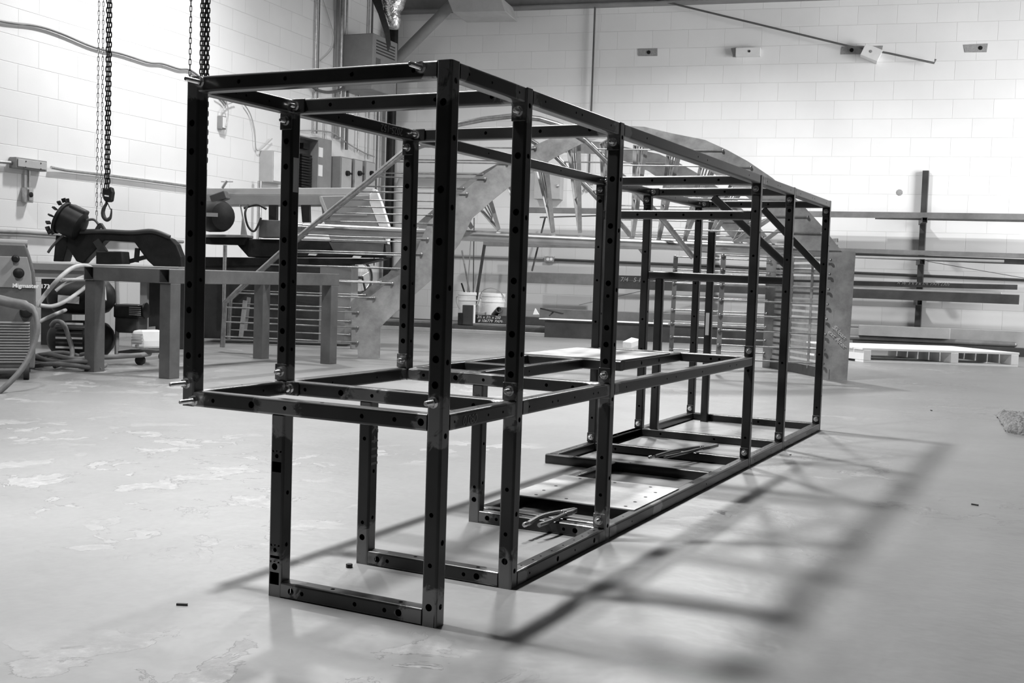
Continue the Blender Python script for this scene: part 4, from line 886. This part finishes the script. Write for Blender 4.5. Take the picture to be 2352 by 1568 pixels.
m = MB(); m.cyl((a.x, a.y, 4.2), (a.x, a.y, b_.z), .012, 8); m.build('pipe', 'char', t, 50)
m = MB(); c = Vector((a.x, a.y, b_.z)); m.cyl(c+Vector((0, 0, .03)), c-Vector((0, 0, .05)), .020, 8); m.cyl(c-BD*.05, c+BD*.05, .008, 6); m.cyl(c+BD*.0, c-BD*.07-Vector((0, 0, .08)), .012, 8); m.cyl(c-BD*.045-Vector((0, 0, .045)), c+BD*.045+Vector((0, 0, .045)), .007, 6); m.build('tap', 'grey', t, 50)
def patch(pts, name, mt, label, cat, off=.002, th=.004, group=None):
    m = MB(); m.prism([BW(u, v, off) for u, v in pts], BN*th); return one(m, name, mt, label, cat, group)
patch([(1465, 112), (1510, 111), (1510, 128.5), (1466, 129)], 'tape_patch', 'tape', 'leftmost dark grey patch with a hole high on the back wall', 'patch', group='grey patches high on the back wall')
patch([(1679, 111), (1692, 109), (1692, 130), (1684, 131)], 'tape_patch', 'tape', 'narrow grey patch showing left of the straight white bracket', 'patch', group='grey patches high on the back wall')
patch([(1933, 107), (2028, 105), (2025, 120), (1978, 124), (1931, 125)], 'tape_patch', 'tape', 'grey patch behind the tilted white bracket', 'patch', group='grey patches high on the back wall')
patch([(2213, 103), (2269, 100), (2266, 120), (2216, 120.5)], 'tape_patch', 'tape', 'rightmost torn grey patch high on the back wall', 'patch', group='grey patches high on the back wall')
for u, v in ((1490, 120), (2252, 110), (1956, 115)):
    m = MB(); m.lathe(BW(u, v, .0065), BN, [(.022, 0), (.020, .006), (.008, .010)], 10)
    one(m, 'anchor_bolt', 'deepblack', {1490: 'dark bolt in the leftmost grey patch', 2252: 'dark bolt in the rightmost torn grey patch', 1956: 'dark bolt left of the tilted white bracket'}[u], 'bolt')
t, c, Rm = bmk(1690, 109, 1746, 128, .09, 'wall_bracket', 'white', 'straight white channel bracket high on the back wall', 'bracket', None, 'white brackets')
m = MB(); m.lathe(BW(1721, 117.5, .091), BN, [(.014, 0), (.012, .006)], 8); m.build('bolt', 'dark', t)
t, c, Rm = bmk(1981, 106, 2023, 134, .16, 'wall_bracket', 'white', 'tilted white channel bracket holding the long dark rod', 'bracket', None, 'white brackets', .42)
m = MB(); m.lathe(BW(2000, 118, .161), BN, [(.016, 0), (.012, .006)], 10); m.build('bolt', 'grey', t)
m = MB(); m.path([BW(1440, -18, .12), BW(1560, 12, .12), BW(1950, 106, .12), BW(2040, 122, .12), BW(2146, 145, .12), BW(2149, 136, .12)], .011, 8)
one(m, 'hanging_rod', 'char', 'long dark hooked rod slanting down across the upper back wall', 'rod', None, 60)
m = MB(); m.lathe(BW(2066, 442, .002), BN, [(.035, 0), (.03, .004), (.012, .006)], 9); one(m, 'wall_plug', 'tape', 'small round dark plug on the back wall left of the rack column', 'plug')

# ================================================================== STORAGE RACK AND STOCK
def column(u, vtop, ends, label):
    a = BW(u, vtop, .05); t = thing('rack_column', (a.x, a.y, 0), label, 'rack', 'cantilever rack columns')
    htube((a.x, a.y, 0), (a.x, a.y, a.z), 'column', .062, t, 'dstock', .005, .003)
    for eu, ev in ends:
        e = BW(eu, ev, .56); s_ = e-BN*.47
        htube(s_, e, 'arm', .055, t, 'dstock', .005, .002)
column(2127, 392, ((2124, 505), (2118, 601), (2112, 695)), 'tall rack column with three open-ended arms on the back wall, right side')
column(1637, 470, ((1640, 500), (1637, 590), (1634, 684)), 'rack column on the back wall seen behind the far bay posts')
def stock(u0, v0, u1, v1, off, w, h_, mt, label, name='steel_bar', group=None, hollow=False):
    a, b_ = BW(u0, v0, off), BW(u1, v1, off); a.z = a.z
    if hollow:
        o = htube(a, b_, name, h_, None, mt); return tag(recentre(o), label, 'steel stock', group)
    m = MB(); m.bar(a, b_, w, h_); return one(m, name, mt, label, 'steel stock', group, None, .003)
G1, G2, G3, G4 = 'stock on the top rack arms', 'stock on the middle rack arms', 'stock on the lower rack arms', 'stock on the floor by the back wall'
stock(1212, 482.5, 2420, 499, .40, .05, .062, 'stock', 'long grey bar on the top arms of the rack', 'steel_bar', G1)
stock(2010, 500, 2420, 508, .30, .03, .03, 'stock', 'thin bar under the long grey bar at top right of the rack', 'steel_bar', G1)
m = MB(); m.cyl(BW(1240, 499, .30), BW(1560, 490, .34), .008, 8); one(m, 'steel_rod', 'grey', 'thin rod slanting just under the long top bar', 'steel stock', G1, 60)
stock(1600, 564, 2420, 590, .46, .05, .048, 'stock', 'upper grey bar on the middle arms of the rack', 'steel_bar', G2)
stock(1600, 573, 2420, 604, .34, .05, .055, 'dstock', 'dark bar below the upper grey bar on the middle arms', 'steel_bar', G2)
m = MB(); m.cyl(BW(1640, 580, .50), BW(2306, 600, .50), .016, 10); one(m, 'steel_pipe', 'lstock', 'pale pipe lying along the front of the middle arms', 'steel stock', G2, 60)
stock(1111, 559.5, 1590, 569, .42, .05, .055, 'stock', 'grey tube at the left end of the middle rack level', 'steel_tube', G2)
m = MB(); m.cyl(BW(2130, 600, .25), BW(2420, 650, .1), .0035, 6); one(m, 'thin_wire', 'char', 'thin wire slanting down to the right under the middle arms', 'wire')
m = MB(); m.cyl(BW(1330, 700, .3), BW(1600, 640, .3), .0035, 6); one(m, 'thin_wire', 'char', 'thin wire slanting up behind the far bay posts', 'wire')
angle = stock(1410, 637, 2337, 659.5, .22, .012, .052, 'dstock', 'dark angle edge with chalk writing behind the big lower channel', 'steel_angle', G3)
chan = stock(1410, 652, 2340, 688, .46, .07, .098, 'dstock', 'big dark channel on the lower arms of the rack', 'steel_channel', G3)
stock(1500, 646, 2300, 673, .36, .03, .02, 'lstock', 'pale flat strip lying along the top of the big dark channel', 'steel_strip', G3)
stock(1212, 637, 1372, 642, .40, .08, .125, 'stock', 'pale grey rectangular tube at the left end of the lower rack level', 'steel_tube', G3)
text_mesh_at = BW(1424, 646, .512)
attach(text_mesh('chalk_marking', '7/4   S 1-5', .07, text_mesh_at, BD, (0, 0, 1), 'chalk', None, shear=.2), chan)
t_o = BW(2060, 652, .238); attach(text_mesh('chalk_marking', 'A 36  3 x 3 x 1/4  PAM 2305', .045, t_o, BD, (0, 0, 1), 'chalk', None, shear=.2), angle)
# floor stock
def fbar(p, q, w, z0, z1, name, mt, label, group=G4, bevel=.003):
    p, q = Vector(p), Vector(q); p.z = q.z = (z0+z1)/2; m = MB(); m.bar(p, q, w, z1-z0); return one(m, name, mt, label, 'steel stock', group, None, bevel)
p1, p2 = F(1250, 774), F(1777, 797)
nb = (p2-p1).normalized(); nbk = Vector((-nb.y, nb.x, 0))
t = thing('steel_beam', p1.lerp(p2, .5), 'deep black steel beam lying on the floor with a white sheet along its top', 'steel stock', G4)
m = MB(); a, b_ = p1+nbk*.006, p2+nbk*.006; m.prism([a, b_, b_+Vector((0, 0, .178)), a+Vector((0, 0, .178))], nbk*.012); m.build('web', 'dstock', t)
for z in (.004, .172):
    m = MB(); a, b_ = p1+nbk*.07, p2+nbk*.07; a.z = b_.z = z; m.bar(a, b_, .14, .010); m.build('flange', 'dstock', t)
m = MB(); a, b_ = p1-nb*.06, p1+nb*1.28; a.z = b_.z = .187; m.prism([a-nbk*.01, b_-nbk*.01, b_+nbk*.10, a+nbk*.10+nb*.05], (0, 0, .010)); m.build('white_sheet', 'paper', t)
def bbar(u0, u1, off, w, z0, z1, name, mt, label, bevel=.003):
    a, b_ = BW(u0, 750, off), BW(u1, 750, off); return fbar(a, b_, w, z0, z1, name, mt, label, G4, bevel)
bbar(1960, 2440, .95, .10, 0, .085, 'steel_beam', 'dstock', 'low black beam on the floor behind the white pallet')
a, b_ = BW(1950, 768, .95), BW(2330, 788, .95); m = MB(); a.z = b_.z = .115; m.cyl(a, b_, .028, 12); m.sphere(b_, .028, 12, 6); one(m, 'steel_pipe', 'stock', 'grey round pipe lying on the low black beam', 'steel stock', G4, 60)
o = htube(Vector((BW(1972, 757, .98)[0], BW(1972, 757, .98)[1], .196)), Vector((BW(2181, 765, .98)[0], BW(2181, 765, .98)[1], .196)), 'steel_tube', .105, None, 'lstock', .006, .003); tag(recentre(o), 'pale square tube length on top of the stock behind the pallet', 'steel stock', G4)
bbar(2062, 2440, .60, .02, .0, .235, 'steel_plate', 'lstock', 'long pale plate standing on edge behind the pale square tube')
bbar(1790, 2062, .62, .02, .0, .225, 'steel_plate', 'stock', 'darker plate standing on edge left of the long pale plate')
bbar(1500, 1985, .72, .03, .0, .205, 'steel_plate', 'lstock', 'pale edge of plate stock behind the deep black beam')
bbar(1240, 1800, .40, .05, .0, .27, 'steel_angle', 'stock', 'grey angle standing along the wall behind the deep black beam')
ctube = bbar(1089, 1262, 1.30, .09, .112, .200, 'steel_tube', 'dstock', 'dark chalk-marked tube lying on flat bars by the buckets')
tt = BW(1095, 735, 1.352); tt.z = .163
attach(text_mesh('chalk_marking', "3½ x 3½ x 250", .042, tt, BD, (0, 0, 1), 'chalkw', None, shear=.25), ctube)
tt = BW(1098, 735, 1.352); tt.z = .123
attach(text_mesh('chalk_marking', "# 106779  PAM-", .042, tt, BD, (0, 0, 1), 'chalkw', None, shear=.25), ctube)
bbar(880, 1262, 1.30, .20, .082, .110, 'flat_bar', 'stock', 'upper flat bar under the chalk-marked tube on the floor')
bbar(860, 1262, 1.34, .22, .044, .080, 'flat_bar', 'dstock', 'middle dark bar under the chalk-marked tube on the floor')
bbar(850, 1262, 1.38, .26, .0, .042, 'flat_bar', 'lstock', 'lowest pale bar under the chalk-marked tube on the floor')
bbar(880, 1050, .95, .10, .0, .11, 'steel_channel', 'dstock', 'short dark channel on the floor near the wall corner')
# buckets with bar ends
def bucket(u, label, sl, off):
    c = BW(u, 720, off); c.z = 0; t = thing('bucket', c, label, 'bucket', 'white plastic buckets')
    hh = .425; m = MB(); m.lathe(c, (0, 0, 1), [(.115, 0), (.118, .004), (.132, hh-.10), (.138, hh-.10), (.138, hh-.085), (.133, hh-.085), (.134, hh-.035), (.140, hh-.035), (.140, hh), (.130, hh), (.126, hh-.03), (.110, .012)], 28); m.build('pail', 'bucket', t, 40)
    m = MB(); m.path([c+Vector((-.14*BD.x, -.14*BD.y, hh-.06))+BN*.0]+[c+BD*(.144*math.cos(a_))+BN*(.05+.11*math.sin(a_)*.5)+Vector((0, 0, hh-.06-.17*math.sin(a_)*sl)) for a_ in [math.pi*(1-i/10) for i in range(11)]], .004, 6); m.build('bail', 'grey', t, 60)
    return c
c1 = bucket(1077, 'left white bucket holding a bundle of steel bars', 1.0, .42); c2 = bucket(1132, 'right white bucket, empty, beside the bucket of bars', -.7, .66)
bars = [((1061, 575), (1080, 668), .012, 'rod', 'flat bar leaning left in the bucket, tallest on that side'), ((1082, 545), (1074, 668), .008, 'stock', 'thin rod crossing behind others in the bucket'), ((1089, 500), (1087, 668), .008, 'dstock', 'tallest thin rod standing upright in the bucket'), ((1113, 562), (1098, 668), .022, 'dstock', 'wide dark flat bar leaning right in the bucket'), ((1060, 650), (1067, 668), .012, 'black', 'short dark stub at the left of the bucket'), ((1094, 630), (1088, 668), .006, 'lstock', 'short pale rod at the right of the bucket')]
for i, ((u0, v0), (u1, v1), r, mt, lb) in enumerate(bars):
    dd = (.00, .05, -.05, .075, -.075, .025)[i]; a = BW(u0, v0, .42+dd); q = BW(u1, v1, .42+dd); k = (q.z-.03)/max(.05, a.z-q.z); b2 = q+(q-a)*k
    e = Vector((b2.x-c1.x, b2.y-c1.y, 0)); lim = .085
    if e.length > lim: e = e*(lim/e.length); b2 = Vector((c1.x+e.x, c1.y+e.y, .03))
    m = MB(); m.cyl(a, b2, r*.8, 6); one(m, 'metal_bar', mt, lb, 'bar', 'bars standing in the bucket', 60)
m = MB(); m.cyl(BW(1252, 500, .2), BW(1222, 622, .34), .011, 8); one(m, 'leaning_rod', 'dark', 'dark rod slanting down to the left below the wall cabinet', 'rod', None, 60)
def upr(u0, u1, v0, v1, off, d_, name, mt, label, cat='offcut'):
    a, b_ = BW(u0, v1, off), BW(u1, v1, off); top_ = BW(u0, v0, off).z; z0 = max(.0, min(a.z, b_.z)); a.z = b_.z = z0
    m = MB(); m.prism([a, b_, b_-BN*d_, a-BN*d_], (0, 0, top_-z0)); return one(m, name, mt, label, cat, None, None, .002)
upr(1061, 1085, 700, 745, 1.42, .07, 'tube_offcut', 'dstock', 'upright square tube offcut before the left bucket, coloured dark for shadow')  # dark steel colour stands in for the shadow on the tube front
upr(1051, 1061, 718, 745, 1.44, .08, 'steel_block', 'black', 'low block left of the upright offcut, coloured black for shadow')  # black colour paints the foot of the shadow lying on the upright tubes
upr(1085.5, 1090, 700, 743, 1.40, .02, 'white_strip', 'paper', 'narrow white strip right of the upright offcut', 'strip')
o = upr(1091, 1113, 716, 727, 1.33, .06, 'steel_block', 'lstock', 'pale block on top of the chalk-marked tube'); 
a, b_ = BW(1146, 711, 1.36), BW(1128, 724, 1.26); m = MB(); m.pipe(a, b_+(-BN)*.12, .034, .026, 14); o = one(m, 'pipe_offcut', 'dstock', 'short open pipe offcut tilted on the chalk-marked tube', 'offcut', None, 60)
upr(1146, 1163, 705, 727, 1.33, .05, 'steel_block', 'stock', 'mid grey block right of the tilted pipe offcut')
m = MB(); m.prism([BW(u, v, 1.36) for u, v in ((1224, 722), (1229, 708), (1237, 722))], -BN*.03); one(m, 'white_wedge', 'white', 'small white triangular wedge right of the second bay post', 'wedge')
m = MB(); m.bar(BW(1243, 708, 1.1), BW(1292, 720, 1.2), .04, .014); m.bar(BW(1271, 716, 1.15), BW(1262, 725, 1.2), .012, .012); one(m, 'flat_clamp', 'dstock', 'dark flat clamp leaning on the white sheet end', 'clamp')
p = F(1452, 797); m = MB(); m.prism([F(1430, 797), F(1450, 799), F(1472, 791), F(1450, 786)], (0, 0, .05)); one(m, 'wood_block', 'wood', 'small pale wood block on the floor before the deep black beam', 'block')

# pallet
A_, B_ = F(1983, 832), F(2338, 843); pd = (B_-A_).normalized(); pk = Vector((-pd.y, pd.x, 0)); PLn = (B_-A_).length; sk = F(1973, 800)-A_; sk = pk*.80-pd*.25
pal = thing('pallet', A_+(B_-A_)/2, 'white-painted low wooden pallet on the floor before the back wall stock', 'pallet')
def PP(r, b_, z): p = A_+pd*r+sk*b_; p.z = z; return p
zt = .122
for i in range(6):
    b0 = i/6+.004; b1 = (i+1)/6-.006; m = MB(); m.prism([PP(-.01, b0, zt-.018), PP(PLn+.01, b0, zt-.018), PP(PLn+.01, b1, zt-.018), PP(-.01, b1, zt-.018)], (0, 0, .018)); m.build('deck_board', 'white', pal, None, .002)
for r in (0, PLn*.565, PLn-.06):
    m = MB(); m.prism([PP(r, 0, .019), PP(r+.062, 0, .019), PP(r+.062, 1, .019), PP(r, 1, .019)], (0, 0, zt-.038)); m.build('stringer', 'white', pal, None, .002)
for b0, b1 in ((0, .14), (.43, .57), (.86, 1.0)):
    m = MB(); m.prism([PP(0, b0, 0), PP(PLn, b0, 0), PP(PLn, b1, 0), PP(0, b1, 0)], (0, 0, .0175)); m.build('bottom_board', 'white', pal, None, .002)
# fibre mat at the right edge
gx, gy = 44, 26; q00, q10, q11, q01 = F(2311, 993), F(2420, 1012), F(2420, 960), F(2287, 953)
m = MB(); vs = []
for j in range(gy+1):
    for i in range(gx+1):
        a = q00.lerp(q10, i/gx); b_ = q01.lerp(q11, i/gx); p = a.lerp(b_, j/gy); e = min(i/gx*9, j/gy*6, (1-j/gy)*8, 1)
        p = p+Vector((noise.noise(p*60)*.008, noise.noise(p*60+Vector((9, 3, 1)))*.008, 0)); p.z = .004+.030*max(0, e)**.5*(1+.5*noise.noise(p*26))+.009*noise.noise(p*110)+(.014 if j < 4 and i > 2 else 0); p.z = max(p.z, .002); vs.append(p)
m.add(vs, [(j*(gx+1)+i, j*(gx+1)+i+1, (j+1)*(gx+1)+i+1, (j+1)*(gx+1)+i) for i in range(gx) for j in range(gy)])
rim = [j for j in range(gx+1)]; base = [Vector((v.x, v.y, 0)) for v in vs[:gx+1]]; m.add(vs[:gx+1]+base, [(i, i+1, gx+2+i, gx+1+i) for i in range(gx)])
one(m, 'fibre_mat', 'mattress', 'rough grey fibre mat scrap on the floor at the right edge', 'mat', None, 60)
# scraps on the floor
m = MB(); p = F(802, 1303); m.lathe(p, (0, 0, 1), [(.007, 0), (.007, .008)], 6); one(m, 'hex_nut', 'black', 'loose black nut on the floor between the front bay feet', 'nut')
for u, v, r, lb in ((2139, 943, .012, 'dark flake of scrap on the floor left of the fibre mat'), (418, 1390, .010, 'dark splinter of scrap on the floor at lower left'), (2239, 1160, .010, 'thin dark splinter on the floor below the fibre mat'), (1815, 1045, .006, 'tiny pale chip on the floor beside the far rail')):
    p = F(u, v); an = u*.7; m = MB(); m.bar(p+Vector((math.cos(an)*r, math.sin(an)*r, .002)), p-Vector((math.cos(an)*r, math.sin(an)*r, -.002)), r*.5, .004); one(m, 'metal_scrap', 'dark' if u != 1815 else 'lstock', lb, 'scrap', 'scraps on the floor')
